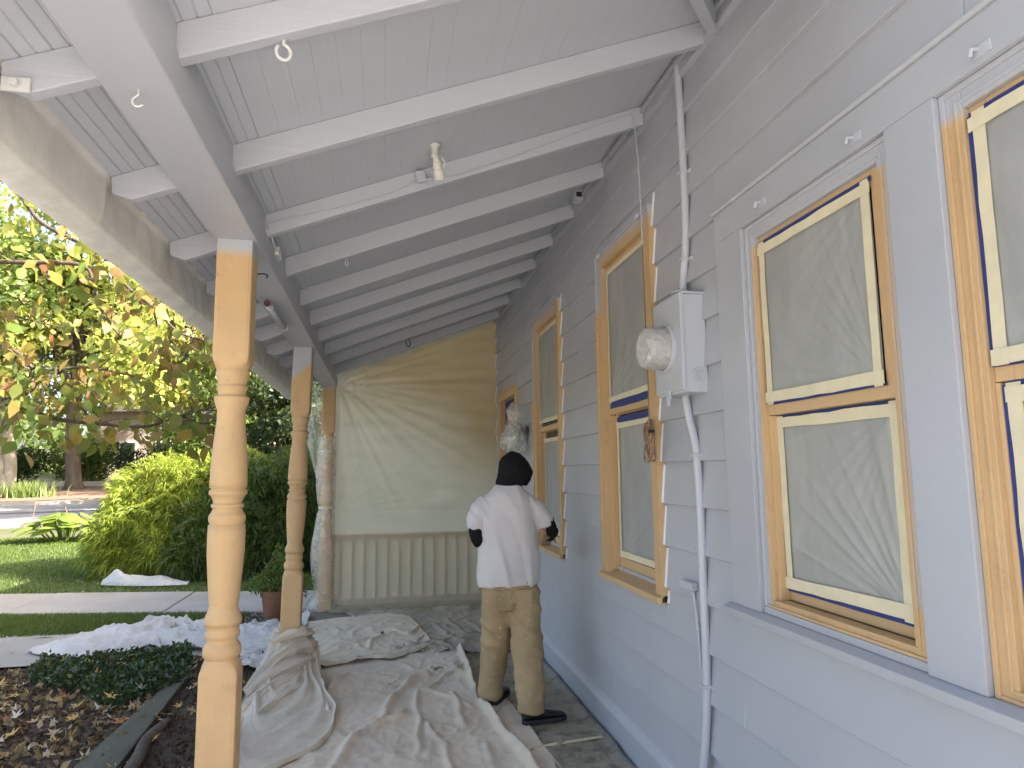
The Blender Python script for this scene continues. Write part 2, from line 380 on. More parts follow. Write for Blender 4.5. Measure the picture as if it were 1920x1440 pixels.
# road climbing past the garden, kerbs, and the far verge
def road_y(x, e): return ((21.2 if e == 0 else 29.3) + (x+10.4)*(-.55 if x < -10.4 else -.02) * -1)
rb = B(); xs = lin(-60, 30, 46)
def ry(x, e): return (22.0 if e == 0 else 30.0) + .22*(x+10)
top = [(x, ry(x, 0), terr(x, ry(x, 0))+.02) for x in xs] + [(x, ry(x, 1), terr(x, ry(x, 1))+.02) for x in xs]
n_ = len(xs); rb.add(top, [(i, i+1, n_+i+1, n_+i) for i in range(n_-1)]); struct(rb.obj('road', M['asphalt']))
for e, nm in ((0, 'near'), (1, 'far')):
    kb = B(); s_ = -1 if e == 0 else 1
    for i in range(n_-1):
        x0, x1 = xs[i], xs[i+1]; y0, y1 = ry(x0, e), ry(x1, e); z0, z1 = terr(x0, y0), terr(x1, y1)
        kb.add([(x0, y0, z0-.05), (x1, y1, z1-.05), (x1, y1, z1+.13), (x0, y0, z0+.13), (x0, y0+s_*.55, z0-.05), (x1, y1+s_*.55, z1-.05), (x1, y1+s_*.55, z1+.135), (x0, y0+s_*.55, z0+.135)],
               [(0, 1, 2, 3), (3, 2, 6, 7), (4, 7, 6, 5)])
    struct(kb.obj('kerb', M['concrete']))
ln = B()
for off in (3.9, 4.15):
    t_ = [(x, ry(x, 0)+off, terr(x, ry(x, 0)+off)+.026) for x in xs] + [(x, ry(x, 0)+off+.1, terr(x, ry(x, 0)+off+.1)+.026) for x in xs]
    ln.add(t_, [(i, i+1, n_+i+1, n_+i) for i in range(n_-1)])
struct(ln.obj('road_marking', simple('tar_seam', (.05, .05, .055), .8)))
M['mulch_far'] = simple('leafy_mulch', (.25, .15, .11), .95, .2, 2, .5, 30, (.14, .09, .065))
struct(grid_sheet('verge', M['mulch_far'], lin(-60, 25, 40), lin(25, 44, 20), lambda x, y: terr(x, y)+(.10 if y > ry(x, 1)+.5 else -.2)+.05*fbm(x*.7, y*.7)))

# ------------------------------------------------------------------ house: lapped wall, windows, door
house = thing('house', (W, 3.0, 0.0), 'grey lap-sided house with tan-trimmed windows behind the porch', 'house')
EXPO = .209; LAP0 = 3.325
OPEN = [(.30, 2.642, 1.035, 2.702), (3.33, 4.30, .948, 3.042), (5.29, 6.31, .928, 3.022), (7.17, 8.30, 0.0, 2.55)]
HOLES = [(.66, 1.42, 1.10, 2.54), (1.65, 2.405, 1.10, 2.54), (3.42, 4.21, 1.02, 2.95), (5.38, 6.22, 1.0, 2.93), (7.25, 8.22, 0.0, 2.47)]
# structural wall behind the boards, pierced by the openings
def pierced(b, x0, x1, ya, yb, za, zb, holes):
    ys = sorted({ya, yb} | {h[0] for h in holes} | {h[1] for h in holes}); zs = sorted({za, zb} | {h[2] for h in holes} | {h[3] for h in holes})
    for i in range(len(ys)-1):
        run = None
        for j in range(len(zs)-1):
            cy, cz = (ys[i]+ys[i+1])/2, (zs[j]+zs[j+1])/2
            solid = not any(h[0] < cy < h[1] and h[2] < cz < h[3] for h in holes)
            if solid: run = (run[0], zs[j+1]) if run else (zs[j], zs[j+1])
            if (not solid or j == len(zs)-2) and run:
                b.box(x0, x1, ys[i], ys[i+1], run[0], run[1]); run = None
pw = B(); pierced(pw, W+.032, W+.16, .28, 13.0, -.1, 3.75, HOLES); pw.obj('wall', M['grey_wall'], house)
B().box(W+.16, W+6.2, .28, 13.0, 3.76, 4.5).box(W+6.1, W+6.2, .28, 13, -.1, 3.75).box(W+.17, W+6.1, 12.9, 13, -.1, 3.75).box(W+.17, W+6.1, .28, .38, -.1, 3.75).obj('upper_storey', M['grey_wall'], house)
B().prism([(W-.25, 4.35), (W-.3, 4.5), (4.6, 6.7), (9.2, 4.5), (9.1, 4.35), (4.6, 6.5)], 'y', .1, 13.4).obj('roof', simple('shingle', (.12, .115, .11), .9), house)
B().box(W+2.2, W+2.3, .4, 8.6, 0, 3.5).box(W+.2, W+2.2, .4, 8.6, -.02, .0).obj('room_partition', simple('room_wall', (.30, .28, .25), .8), house)

def board(y0, y1, zb, z0, z1):
    """one lap board: bottom edge proud of the one below, top tucked under the next"""
    def xf(z): return W-.022+.023*(z-zb)/EXPO
    b = B(); pol = [(xf(z0), z0), (xf(z1), z1), (W+.031, z1), (W+.031, z0)]
    b.prism(pol, 'y', y0, y1); return b.obj('siding_board', M['grey_wall'], house, bevel=.0022, seg=1)
YA, YB = .285, 8.62
for k in range(-1, 16):
    zb = LAP0-EXPO*k; zt = zb+EXPO+.004
    if k == 15: zb_, = (zb-.02,)
    else: zb_ = zb
    zt = min(zt, 3.70)
    cuts = sorted({YA, YB} | {v for o in OPEN if o[2] < zt and o[3] > zb for v in (o[0], o[1])})
    for i in range(len(cuts)-1):
        a, c = cuts[i], cuts[i+1]; mid = (a+c)/2
        zr = [(zb_, zt)]
        for o in OPEN:
            if o[0] < mid < o[1]:
                nr = []
                for p, q in zr:
                    if o[2]-p > .004: nr.append((p, min(q, o[2])))
                    if q-o[3] > .004: nr.append((max(p, o[3]), q))
                zr = [r_ for r_ in nr if r_[1]-r_[0] > .004]
        for p, q in zr:
            ends = [a, c]
            if c-a > 1.6 and random.random() < .75: ends = [a, random.uniform(a+.5, c-.5), c]
            for j in range(len(ends)-1):
                board(ends[j]+.0012, ends[j+1]-.0012, zb, p, q)
# caulk beads running down beside the casings
def caulk(y, z0, z1):
    k = 0
    for kk in range(-1, 16):
        zb = LAP0-EXPO*kk; p, q = max(zb+.004, z0), min(zb+EXPO-.012, z1)
        if q-p < .03: continue
        x0 = W-.021+.017*(p-zb)/EXPO; x1 = W-.019+.017*(q-zb)/EXPO
        b = B(); yo = random.uniform(-.003, .003)
        x0 -= .006; x1 -= .004
        b.add([(x0, y-.011+yo, p), (x0, y+.008+yo, p), (W+.02, y+.008+yo, p), (W+.02, y-.011+yo, p), (x1, y-.007+yo, q), (x1, y+.007+yo, q), (W+.02, y+.007+yo, q), (W+.02, y-.007+yo, q)],
              [(0, 1, 2, 3), (7, 6, 5, 4), (0, 4, 5, 1), (1, 5, 6, 2), (2, 6, 7, 3), (3, 7, 4, 0)])
        b.obj('caulk_bead', M['caulk'], house, bevel=.002, seg=1)
caulk(3.325, .95, 3.10); caulk(5.285, .93, 3.05); caulk(8.60, .2, 3.5)
# baseboard, its cap, the moulding under the rafters
B().box(W-.040, W+.02, YA, YB, 0.0, .150).obj('baseboard', M['grey_wall'], house, bevel=.004)
B().prism([(W-.052, .152), (W-.052, .168), (W-.036, .180), (W-.036, .192), (W-.018, .204), (W+.01, .204), (W+.01, .152)], 'y', YA, YB).obj('baseboard_cap', M['grey_metal'], house, bevel=.002, seg=1)
B().box(W-.035, W+.02, YA, YB, 3.515, 3.565).box(W-.05, W+.02, YA, YB, 3.568, 3.60).obj('frieze_moulding', M['grey_wall'], house, bevel=.005)

def film_sheet(name, y0, y1, z0, z1, x, seed, label, tape=.036, blue=(0, 0, 0, 0), group=None):
    """plastic film taped over a sash: pulled wrinkles fan out from the corners"""
    t = thing(name, (x, (y0+y1)/2, z0), label, 'plastic film', group)
    rnd = random.Random(seed); ny, nzv = 64, 80; V = []; Fc = []
    cor = [(y0, z0), (y1, z0), (y0, z1), (y1, z1)]; amp = [rnd.uniform(.05, .2) for _ in cor]; amp[rnd.choice((0, 1))] = 1.4; amp[rnd.choice((2, 3))] = .6
    ph = [rnd.uniform(0, 6) for _ in cor]
    for j in range(nzv+1):
        for i in range(ny+1):
            u, v = i/ny, j/nzv; y = y0+(y1-y0)*u; z = z0+(z1-z0)*v
            e = min(1, min(u, 1-u, v, 1-v)*9)
            d = .004*fbm(y*2+seed, z*1.5, seed, 2)
            for (cy, cz), a, p in zip(cor, amp, ph):
                r = math.hypot(y-cy, z-cz); th = math.atan2(z-cz, y-cy)
                f = nz(th*5.0+p, r*.35, seed)
                ridge = max(0, 1-abs(f)*6.0)
                d += a*.0050*ridge*math.exp(-r*2.2)*min(1, r*10)
            V.append((x-.002-d*e, y, z))
    for j in range(nzv):
        for i in range(ny):
            a = j*(ny+1)+i; Fc.append((a, a+ny+1, a+ny+2, a+1))
    mesh_obj('film', V, Fc, M['film_window'], t, True)
    def strip(nm, p, q, wd, mt, xo):
        (ya, za), (yb, zb) = p, q; n = 9; b = B(); vs = []
        hor = abs(yb-ya) > abs(zb-za)
        for i in range(n):
            f = i/(n-1); y = ya+(yb-ya)*f; z = za+(zb-za)*f; w1 = wd*.5*(1+rnd.uniform(-.09, .09)); w2 = wd*.5*(1+rnd.uniform(-.12, .12))
            xx = x+xo-rnd.uniform(0, .0015)
            vs += [(xx, y, z-w1), (xx, y, z+w2)] if hor else [(xx, y-w1, z), (xx, y+w2, z)]
        n2 = len(vs); vs += [(a+.0012, b_, c) for a, b_, c in vs]
        fs = []
        for i in range(n-1):
            a = 2*i; fs += [(a, a+1, a+3, a+2), (n2+a, n2+a+2, n2+a+3, n2+a+1)]
        mesh_obj(nm, vs, fs, mt, t)
    j = lambda: rnd.uniform(-.006, .006); h = tape*.45
    strip('tape_strip', (y0+h+j(), z0-.01), (y0+h+j(), z1+.01), tape, M['tape'], -.007)
    strip('tape_strip', (y1-h+j(), z0-.01), (y1-h+j(), z1+.01), tape, M['tape'], -.0074)
    strip('tape_strip', (y0-.008, z1-h+j()), (y1+.008, z1-h+j()), tape, M['tape'], -.0094)
    strip('tape_strip', (y0-.008, z0+h+j()), (y1+.008, z0+h+j()), tape*1.1, M['tape'], -.0098)
    L_, R_, T_, Bt = blue      # widths of blue tape showing beyond the cream tape: far side, near side, top, bottom
    if L_: strip('blue_tape_strip', (y1+L_/2, z0-.01), (y1+L_/2, z1+.005), L_, M['blue_tape'], -.001)
    if R_: strip('blue_tape_strip', (y0-R_/2, z0-.01), (y0-R_/2, z1+.005), R_, M['blue_tape'], -.001)
    if T_: strip('blue_tape_strip', (y0-.01, z1+T_/2), (y1+.01, z1+T_/2), T_, M['blue_tape'], -.0016)
    if Bt: strip('blue_tape_strip', (y0-.01, z0-Bt/2), (y1+.01, z0-Bt/2), Bt, M['blue_tape'], -.0016)
    return t
def frame(b, x0, x1, y0, y1, z0, z1, wl, wr, wt, wb):
    """rectangular frame of four rails; wl is the far (larger y) stile"""
    b.box(x0, x1, y1-wl, y1, z0, z1).box(x0, x1, y0, y0+wr, z0, z1)
    b.box(x0+.0005, x1, y0+wr, y1-wl, z1-wt, z1).box(x0+.0005, x1, y0+wr, y1-wl, z0, z0+wb); return b
def window(y0, y1, z0, z1, zm, cas, mt, sashmat, deep=0.0, outer=True, sill=True):
    b = B()
    if outer:
        frame(b, W-.030, W+.032, y0, y1, z0, z1, cas, cas, cas, .02)
        frame(b, W-.040, W-.028, y0, y1, z0, z1, .022, .022, .022, .004)
    else:
        frame(b, W-.012+deep, W+.05, y0, y1, z0, z1, cas, cas, cas, .03)
        frame(b, W-.019+deep, W-.010+deep, y0, y1, z0, z1, .016, .016, .016, .01)
        frame(b, W-.016+deep, W-.010+deep, y0+cas*.62, y1-cas*.62, z0+.02, z1-cas*.62, .010, .010, .010, .01)
    wn = b.obj('window', mt, house, bevel=.003)
    i0, i1, k0, k1 = y0+cas, y1-cas, z0+(.05 if outer else .03), z1-cas
    fu = B(); frame(fu, W+.006+deep, W+.040+deep, i0, i1, zm-.020, k1, .05, .05, .05, .045); fu.obj('upper_sash', sashmat, wn, bevel=.003)
    fl = B(); frame(fl, W+.044+deep, W+.078+deep, i0, i1, k0, zm+.015, .055, .055, .04, .075); fl.obj('lower_sash', sashmat, wn, bevel=.003)
    for q0 in (i1-.014, i0): B().box(W+.004+deep, W+.044+deep, q0, q0+.014, k0, zm-.022).obj('parting_stop', sashmat, wn, bevel=.002)
    B().box(W+.022+deep, W+.026+deep, i0+.04, i1-.04, zm+.01, k1-.03).obj('pane', M['glass'], wn)
    B().box(W+.060+deep, W+.064+deep, i0+.04, i1-.04, k0+.05, zm-.01).obj('pane', M['glass'], wn)
    if sill:
        B().prism([(W-.062, z0-.005), (W-.062, z0+.028), (W+.09, z0+.062), (W+.09, z0-.005)], 'y', y0-.0, y1+.0).obj('sill', sashmat, wn, bevel=.004)
    return wn
tanS = M['tan']
mx = lambda t, a, b: math_(t, 'MAXIMUM', a, b); mn = lambda t, a, b: math_(t, 'MINIMUM', a, b); sb = lambda t, a, v: math_(t, 'SUBTRACT', a, v)
M['trim_w2'] = overspray('trim_second', lambda t, x, y, z: mx(t, sb(t, z, 2.990), mn(t, sb(t, z, 2.66), sb(t, y, 4.215))), soft=.03, nz=.03)
M['trim_w3'] = overspray('trim_third', lambda t, x, y, z: mx(t, sb(t, z, 2.985), mn(t, sb(t, z, 2.30), sb(t, y, 6.25))), soft=.08, nz=.05)
M['trim_w1'] = overspray('trim_first', lambda t, x, y, z: mx(t, mx(t, sb(t, z, 2.485), sb(t, y, 2.392)), mn(t, sb(t, 1.668, y) if False else math_(t, 'SUBTRACT', 1.660, y), sb(t, z, 1.25))), soft=.016, nz=.012)
M['trim_w0'] = overspray('trim_nearest', lambda t, x, y, z: sb(t, z, 2.50), soft=.02, nz=.015)
# wide flat surround of the two nearest windows
sur = B().box(W-.024, W+.032, .30, 2.640, 2.575, 2.700).obj('window_surround', M['grey_wall'], house, bevel=.003)
B().box(W-.0235, W+.032, 2.432, 2.640, 1.080, 2.5745).obj('casing_board', M['grey_wall'], sur, bevel=.003)
B().box(W-.0235, W+.032, 1.445, 1.625, 1.080, 2.5745).obj('casing_board', M['grey_wall'], sur, bevel=.003)
B().box(W-.0235, W+.032, .30, .62, 1.080, 2.5745).obj('casing_board', M['grey_wall'], sur, bevel=.003)
B().prism([(W-.050, 1.035), (W-.056, 1.066), (W-.018, 1.079), (W+.032, 1.079), (W+.032, 1.035)], 'y', .30, 2.668).obj('sill_board', M['grey_wall'], sur, bevel=.004)
B().prism([(W-.032, 2.7005), (W-.038, 2.712), (W-.006, 2.722), (W+.01, 2.7005)], 'y', .30, 2.645).obj('drip_cap', M['grey_wall'], sur, bevel=.002)
B().box(W-.010, W+.032, 1.627, 2.430, 1.0795, 1.1045).obj('subsill', M['grey_wall'], sur, bevel=.003)
for (a, c, z_, mt) in ((1.627, 2.430, 1.105, M['trim_w1']), (.622, 1.443, 1.0795, M['trim_w0'])):
    window(a, c, z_, 2.5735, 1.835, .062, mt, tanS, .012, False, False)
window(3.332, 4.298, .95, 3.040, 1.985, .105, M['trim_w2'], tanS)
window(5.292, 6.308, .93, 3.020, 1.985, .105, M['trim_w3'], tanS)
film_sheet('masking_film', 1.738, 2.350, 1.862, 2.475, W+.014, 3, 'plastic film over the upper sash of the fully visible window in the wide grey surround', .036, (.012, 0, .016, .010))
film_sheet('masking_film', 1.735, 2.350, 1.190, 1.800, W+.050, 11, 'plastic film with fanned creases over the lower sash in the wide grey surround', .038, (.022, 0, .014, .020))
film_sheet('masking_film', .74, 1.365, 1.862, 2.480, W+.014, 5, 'plastic film on the upper sash of the half-seen window with blue tape', .036, (.018, .016, .014, .012))
film_sheet('masking_film', .74, 1.345, 1.165, 1.800, W+.022, 17, 'plastic film on the lower sash of the half-seen window beside wide blue tape', .038, (.028, .016, .014, .020))
film_sheet('masking_film', 3.485, 4.150, 2.045, 2.900, W+.004, 23, 'tall plastic film on the upper sash of the window left of the electric meter', .030, (0, 0, 0, .045))
film_sheet('masking_film', 3.495, 4.140, 1.085, 1.905, W+.042, 29, 'plastic film on the lower sash behind the hanging cord coil', .034, (0, 0, .042, 0))
film_sheet('masking_film', 5.445, 6.155, 2.045, 2.875, W+.004, 31, 'plastic film on the upper sash of the tall window in front of the painter', .030)
film_sheet('masking_film', 5.455, 6.145, 1.07, 1.905, W+.042, 37, 'plastic film on the lower sash of the tall window in front of the painter', .034)
# door near the far end, boarded tan with scraps of blue tape
fr = B(); frame(fr, W-.030, W+.04, 7.172, 8.298, 0.002, 2.548, .10, .10, .10, .03); frame(fr, W-.04, W-.028, 7.172, 8.298, .002, 2.548, .022, .022, .022, .01)
door = fr.obj('door', M['tan'], house, bevel=.003)
B().box(W+.04, W+.08, 7.27, 8.20, .03, 2.45).obj('door_leaf', M['tan'], door, bevel=.004)
for (a, b_, c, d) in ((8.150, 8.196, 2.05, 2.43), (7.30, 8.16, 2.405, 2.44), (8.10, 8.15, 2.22, 2.42), (7.9, 8.08, 2.36, 2.404), (8.155, 8.19, 1.70, 1.95)):
    pts = []; n = 8
    bb = B(); vs = []
    for i in range(n):
        f = i/(n-1)
        if d-c > b_-a: vs += [(W+.036, a+random.uniform(-.012, .006), c+(d-c)*f), (W+.036, b_+random.uniform(-.006, .012), c+(d-c)*f)]
        else: vs += [(W+.036, a+(b_-a)*f, c+random.uniform(-.02, .006)), (W+.036, a+(b_-a)*f, d+random.uniform(-.006, .006))]
    vs += [(x+.002, y, z) for x, y, z in vs]
    bb.add(vs, [(2*i, 2*i+1, 2*i+3, 2*i+2) for i in range(n-1)]); bb.obj('blue_tape_scrap', M['blue_tape'], door)

# ------------------------------------------------------------------ porch roof
SL = .378
def rz(x): return 3.52 + SL*(x-W)              # underside of the rafters
roof = thing('porch_roof', (0.2, 4.5, 2.66), 'sloping grey porch ceiling with exposed rafters on a long beam', 'porch roof')
Y0R, Y1R = 1.02, 8.62
DV = .110
bw = .0795; x = -1.045; i = 0
while x < W+.05:
    x1 = min(x+bw, W+.07); mid = (x+x1)/2; g = (.0045 if i % 2 else .0022) if mid < -.45 else .0006; gd = .006 if mid < -.45 else (.0010 if i % 3 else .0016)
    def rb_(xx): return rz(xx)+DV
    prof = [(x+g, rb_(x+g)), (mid-.004, rb_(mid-.004)), (mid-.0015, rb_(mid)+.0035), (mid+.0015, rb_(mid)+.0035), (mid+.004, rb_(mid+.004)), (x1-g, rb_(x1-g)), (x1, rb_(x1)+gd), (x1, rb_(x1)+.018), (x, rb_(x)+.018), (x, rb_(x)+gd)]
    if mid > -.45: prof = [prof[0]]+prof[5:]
    B().prism(prof, 'y', Y0R, Y1R).obj('roof_board', M['grey_roof'], roof)
    x = x1; i += 1
B().prism([(-1.06, rz(-1.06)+DV+.02), (W+.10, rz(W+.10)+DV+.02), (W+.10, rz(W+.10)+DV+.06), (-1.06, rz(-1.06)+DV+.06)], 'y', Y0R-.02, Y1R+.02).obj('roof_deck', M['dark_wood'], roof)
RY = [1.20, 1.925, 2.655, 3.385, 4.075, 4.80, 5.44, 6.11, 6.80, 7.48, 8.22]
for k, y in enumerate(RY):
    e = random.uniform(-.006, .006)
    xa = -1.005+e
    pol = [(xa, rz(xa)+DV-.001), (xa+.004, rz(xa)+.045), (xa+.072, rz(xa+.072)-.002), (W-.030, rz(W-.030)), (W-.030, rz(W-.03)+DV-.001)]
    B().prism(pol, 'y', y-.022, y+.022).obj('rafter', M['grey_rafter'], roof, bevel=.004)
BX0, BX1, BZ = -.757, -.572, 2.66
B().box(BX0, BX1, Y0R, 8.70, BZ, rz(BX0)+.085).obj('beam', M['grey_beam'], roof, bevel=.006)
for k in range(len(RY)-1):
    B().box(-.605, -.580, RY[k]+.0225, RY[k+1]-.0225, rz(BX0)+.08, rz(-.605)+DV-.002).obj('blocking', M['grey_beam'], roof, bevel=.003)
B().box(W-.030, W+.03, Y0R, Y1R, 3.601, rz(W)+DV+.006).obj('ledger', M['grey_wall'], roof)
# diagonal valley rafter meeting the wall at the near end
va, vb = Vector((1.395, 2.56, 3.505)), Vector((.93, 1.95, 3.335))
dd = (vb-va).normalized(); sd2 = Vector((dd.y, -dd.x, 0)).normalized()*.024; upv = Vector((0, 0, .105))
B().add([va-sd2, va+sd2, va+sd2+upv, va-sd2+upv, vb-sd2, vb+sd2, vb+sd2+upv, vb-sd2+upv], [(0, 1, 2, 3), (7, 6, 5, 4), (0, 4, 5, 1), (1, 5, 6, 2), (2, 6, 7, 3), (3, 7, 4, 0)]).obj('valley_rafter', M['grey_rafter'], roof, bevel=.004)
# gutter along the eave
B().prism([(-1.045, 2.545), (-1.045, 2.70), (-1.055, 2.70), (-1.055, 2.555), (-1.135, 2.555), (-1.145, 2.70), (-1.16, 2.70), (-1.148, 2.545)], 'y', Y0R-.02, Y1R+.05).obj('gutter', M['grey_metal'], roof)

# ------------------------------------------------------------------ turned posts
PROF_A = [(275, 250), (300, 258), (340, 240), (385, 208), (397, 205), (402, 214), (408, 230), (420, 232), (432, 226), (440, 212), (470, 208), (494, 210), (497, 262), (505, 270), (530, 262), (560, 245), (590, 226), (610, 213), (700, 213), (800, 231), (900, 250), (1000, 263), (1100, 273), (1200, 278), (1260, 278), (1263, 256), (1275, 256), (1280, 276), (1300, 285), (1318, 278), (1330, 246), (1360, 224), (1390, 211)]
PROF_B = [(42, 224), (48, 240), (58, 245), (70, 241), (78, 222), (85, 215), (110, 236), (132, 264), (142, 272), (170, 275), (190, 268), (204, 252), (212, 252), (215, 274), (300, 278), (450, 275), (600, 255), (700, 240), (800, 226), (868, 207), (880, 212), (900, 220), (935, 250), (960, 266), (985, 271), (1012, 270), (1018, 240), (1050, 236), (1070, 240), (1080, 251), (1105, 250), (1122, 228), (1128, 222), (1150, 222), (1170, 252), (1185, 272), (1220, 279), (1250, 277), (1268, 256), (1280, 236)]
def pz(yc, o): return 2.10-((o+yc/4.5)-690)*.00235
HB = .0775
def make_post(name, loc, rot, mat, label, group):
    e = bpy.data.objects.new(name, None); COL.objects.link(e); e.location = loc; e.rotation_euler = rot; e.empty_display_size = .1
    tag(e, label, 'post', group)
    def put(o):
        o.parent = e; o.matrix_parent_inverse = Matrix.Identity(4); return o
    prof = [(pz(y, 640), w_*.000556/2) for y, w_ in PROF_A] + [(pz(y, 940), w_*.000556/2) for y, w_ in PROF_B]
    prof = [(prof[0][0]+.02, .06)] + prof + [(prof[-1][0]-.02, .06)]
    put(B().lathe(prof, (0, 0), 40).obj('turned_shaft', mat, smooth=True))
    for nm, za, zb, up in (('upper_block', pz(268, 640), 2.662, True), ('lower_block', 0.0, pz(1283, 940), False)):
        # square block whose end is rounded over towards the turning (lamb's tongue corners)
        n = 48; T_ = .062; ds = [T_*(i/10)**1.3 for i in range(11)]
        def ring(z, t):
            o = []; rc = .066+(HB-.066)*math.sin(t*math.pi/2)
            for k in range(n):
                a = 2*math.pi*k/n; cx, cy = math.cos(a), math.sin(a); m_ = max(abs(cx), abs(cy)); f = math.sin(t*math.pi/2)**1.2
                lim = HB-.004*(abs(abs(cx)-abs(cy)) < .12)
                r = rc*(1-f)+f*lim/m_; r = min(r, rc*1.0/m_ if f > .999 else rc*(1+.414*f))
                o.append((cx*r, cy*r, z))
            return o
        zz = [(za+d, d/T_) for d in ds]+[(zb, 1.0)] if up else [(za, 1.0)]+[(zb-d, d/T_) for d in reversed(ds)]
        bb = B(); vs = [p for z, t_ in zz for p in ring(z, t_)]; m1 = len(zz)
        bb.add(vs, [(i*n+k, i*n+(k+1) % n, (i+1)*n+(k+1) % n, (i+1)*n+k) for i in range(m1-1) for k in range(n)]+[list(range(n)), list(range((m1-1)*n, m1*n))])
        put(bb.obj(nm, mat))
    return e
PG = 'turned porch posts'
make_post('porch_post', (-.668, 3.205, 0), (0, 0, R(1.5)), M['post_near'], 'thick turned tan porch post rising beside the mulch bed plank', PG)
P2 = make_post('porch_post', (-.722, 5.90, .0), (0, R(1.05), R(1)), M['post_mid'], 'turned tan porch post with canvas bundled around its foot', PG)
make_post('porch_post', (-.664, 8.62, 0), (0, 0, 0), M['post_end'], 'tan porch post wrapped in clear plastic at the sheeted end', PG)

# ------------------------------------------------------------------ railing and plastic sheet closing the far end
rail = thing('porch_railing', (.4, 8.64, 0), 'tan baluster railing showing through the plastic sheet at the porch end', 'railing')
B().box(-.586, W-.04, 8.6175, 8.672, .835, .880).obj('top_rail', M['tan'], rail, bevel=.006)
B().box(-.586, W-.04, 8.6185, 8.660, .085, .130).obj('bottom_rail', M['tan'], rail, bevel=.006)
for k in range(14):
    xx = -.49+.1395*k
    if xx > W-.07: break
    B().box(xx-.019, xx+.019, 8.62, 8.658, .128, .837).obj('baluster', M['tan'], rail, bevel=.004)
# the sheet: hung under the last rafter, swagged wrinkles, its foot spread over the floor
nx, nv = 96, 130; V = []; Fc = []
for j in range(nv+1):
    for i in range(nx+1):
        u, v = i/nx, j/nv; x = -.60+(W-.012+.60)*u
        ztop = rz(x)+DV-.006; d = 0
        if v < .08:                                  # puddled foot
            f = v/.08; z = .012+.03*(1-f)*abs(nz(x*6, f*4, 2))+f*f*.05; d = -(1-f)*(.20+.10*nz(x*3, 5)) - .02*nz(x*14, f*6, 3)
        else:
            z = .062+(ztop-.062)*(v-.08)/.92
        zz = z/3.4
        # swags falling from the upper left corner towards the wall
        r = math.hypot(x+.55, z-2.70); th = math.atan2(z-2.70, x+.55)
        d += .026*max(0, 1-abs(nz(th*9, r*.35, 7))*2.6)*math.exp(-r*.75)*min(1, r*6)
        r2 = math.hypot(x+.58, z-1.15); th2 = math.atan2(z-1.15, x+.58)
        d += .014*max(0, 1-abs(nz(th2*8, r2*.3, 9))*3.0)*math.exp(-r2*1.2)*min(1, r2*8)
        d += .030*fbm(x*.9, z*.9, 4, 3)*math.sin(math.pi*min(1, max(0, (z-.1)/2.6)))*min(1, u*6)*min(1, (1-u)*6)
        d += .007*nz(x*1.6+z*.5, z*9, 12)*(1 if z > 1 else .6)
        bl = min(1, max(0, (z-.06)/.08))*min(1, max(0, (1.05-z)/.15))
        d = d*(1-bl)+bl*(-.020+.003*nz(x*5, z*3, 6))
        V.append((x, 8.592-d*1.0 if v >= .08 else 8.592+d, z))
for j in range(nv):
    for i in range(nx):
        a = j*(nx+1)+i; Fc.append((a, a+1, a+nx+2, a+nx+1))
sh = mesh_obj('plastic_sheet', V, Fc, M['film_end'], None, True)
tag(sh, 'large plastic sheet with tan overspray closing off the far end of the porch', 'plastic sheet')
# plastic wound round the end post, tied with tape half way, flying out to the garden side at the top
wr = thing('post_wrap', (-.664, 8.62, 0), 'loose clear plastic wound around the end post and taped at mid height', 'plastic wrap')
V = []; Fc = []; n = 44; zs = lin(.005, 2.05, 74)
for j, z in enumerate(zs):
    for k in range(n):
        a = 2*math.pi*k/n
        base = .105+.035*math.exp(-((z-.0)/.12)**2)*2.2
        left = max(0, -math.cos(a))                   # garden side billows
        bil = left*(.075*math.exp(-((z-.62)/.42)**2)+.03*math.exp(-((z-1.6)/.3)**2)+.06*math.exp(-((z-.05)/.12)**2))
        pinch = math.exp(-((z-1.20)/.05)**2)
        fold = .014*nz(a*2.2+z*1.8, z*1.3, 4)+.008*nz(a*6+z*4, z*2, 8)
        r = (base+bil+fold)*(1-pinch)+.092*pinch
        m_ = max(abs(math.cos(a)), abs(math.sin(a))); sq = 1+.12*(1/m_-1)
        r = max(r, .087*(1+.38*(1/m_-1)) if (z < .80 or z > 2.03) else .088)
        V.append((-.664+r*sq*math.cos(a), 8.62+min(r*sq, .105 if math.sin(a) < 0 else 1)*math.sin(a), z))
for j in range(len(zs)-1):
    for k in range(n): Fc.append((j*n+k, j*n+(k+1) % n, (j+1)*n+(k+1) % n, (j+1)*n+k))
mesh_obj('wrap', V, Fc, M['film_post'], wr, True)
B().lathe([(1.185, .098), (1.19, .101), (1.215, .101), (1.22, .098)], (-.664, 8.62), 28, cap=False).obj('tape_band', M['tape'], wr)
B().lathe([(1.86, .094), (1.865, .098), (1.885, .098), (1.89, .094)], (-.664, 8.62), 28, cap=False).obj('tape_band', M['tape'], wr)
V = []; Fc = []; n1, n2 = 20, 34
for j in range(n2+1):
    v = j/n2; z = 1.50+(2.64-1.50)*v; wdt = .03+.30*v**.9
    for i in range(n1+1):
        u = i/n1; x = -.740-wdt*u; y = 8.60-.05*u+.05*math.sin(u*7+v*3)*.4+.025*nz(u*5, v*4, 3)
        V.append((x, y, z+.03*math.sin(u*3)*v - .10*u*v*(1-v)))
for j in range(n2):
    for i in range(n1): a = j*(n1+1)+i; Fc.append((a, a+1, a+n1+2, a+n1+1))
mesh_obj('flying_flap', V, Fc, M['film_post'], wr, True)

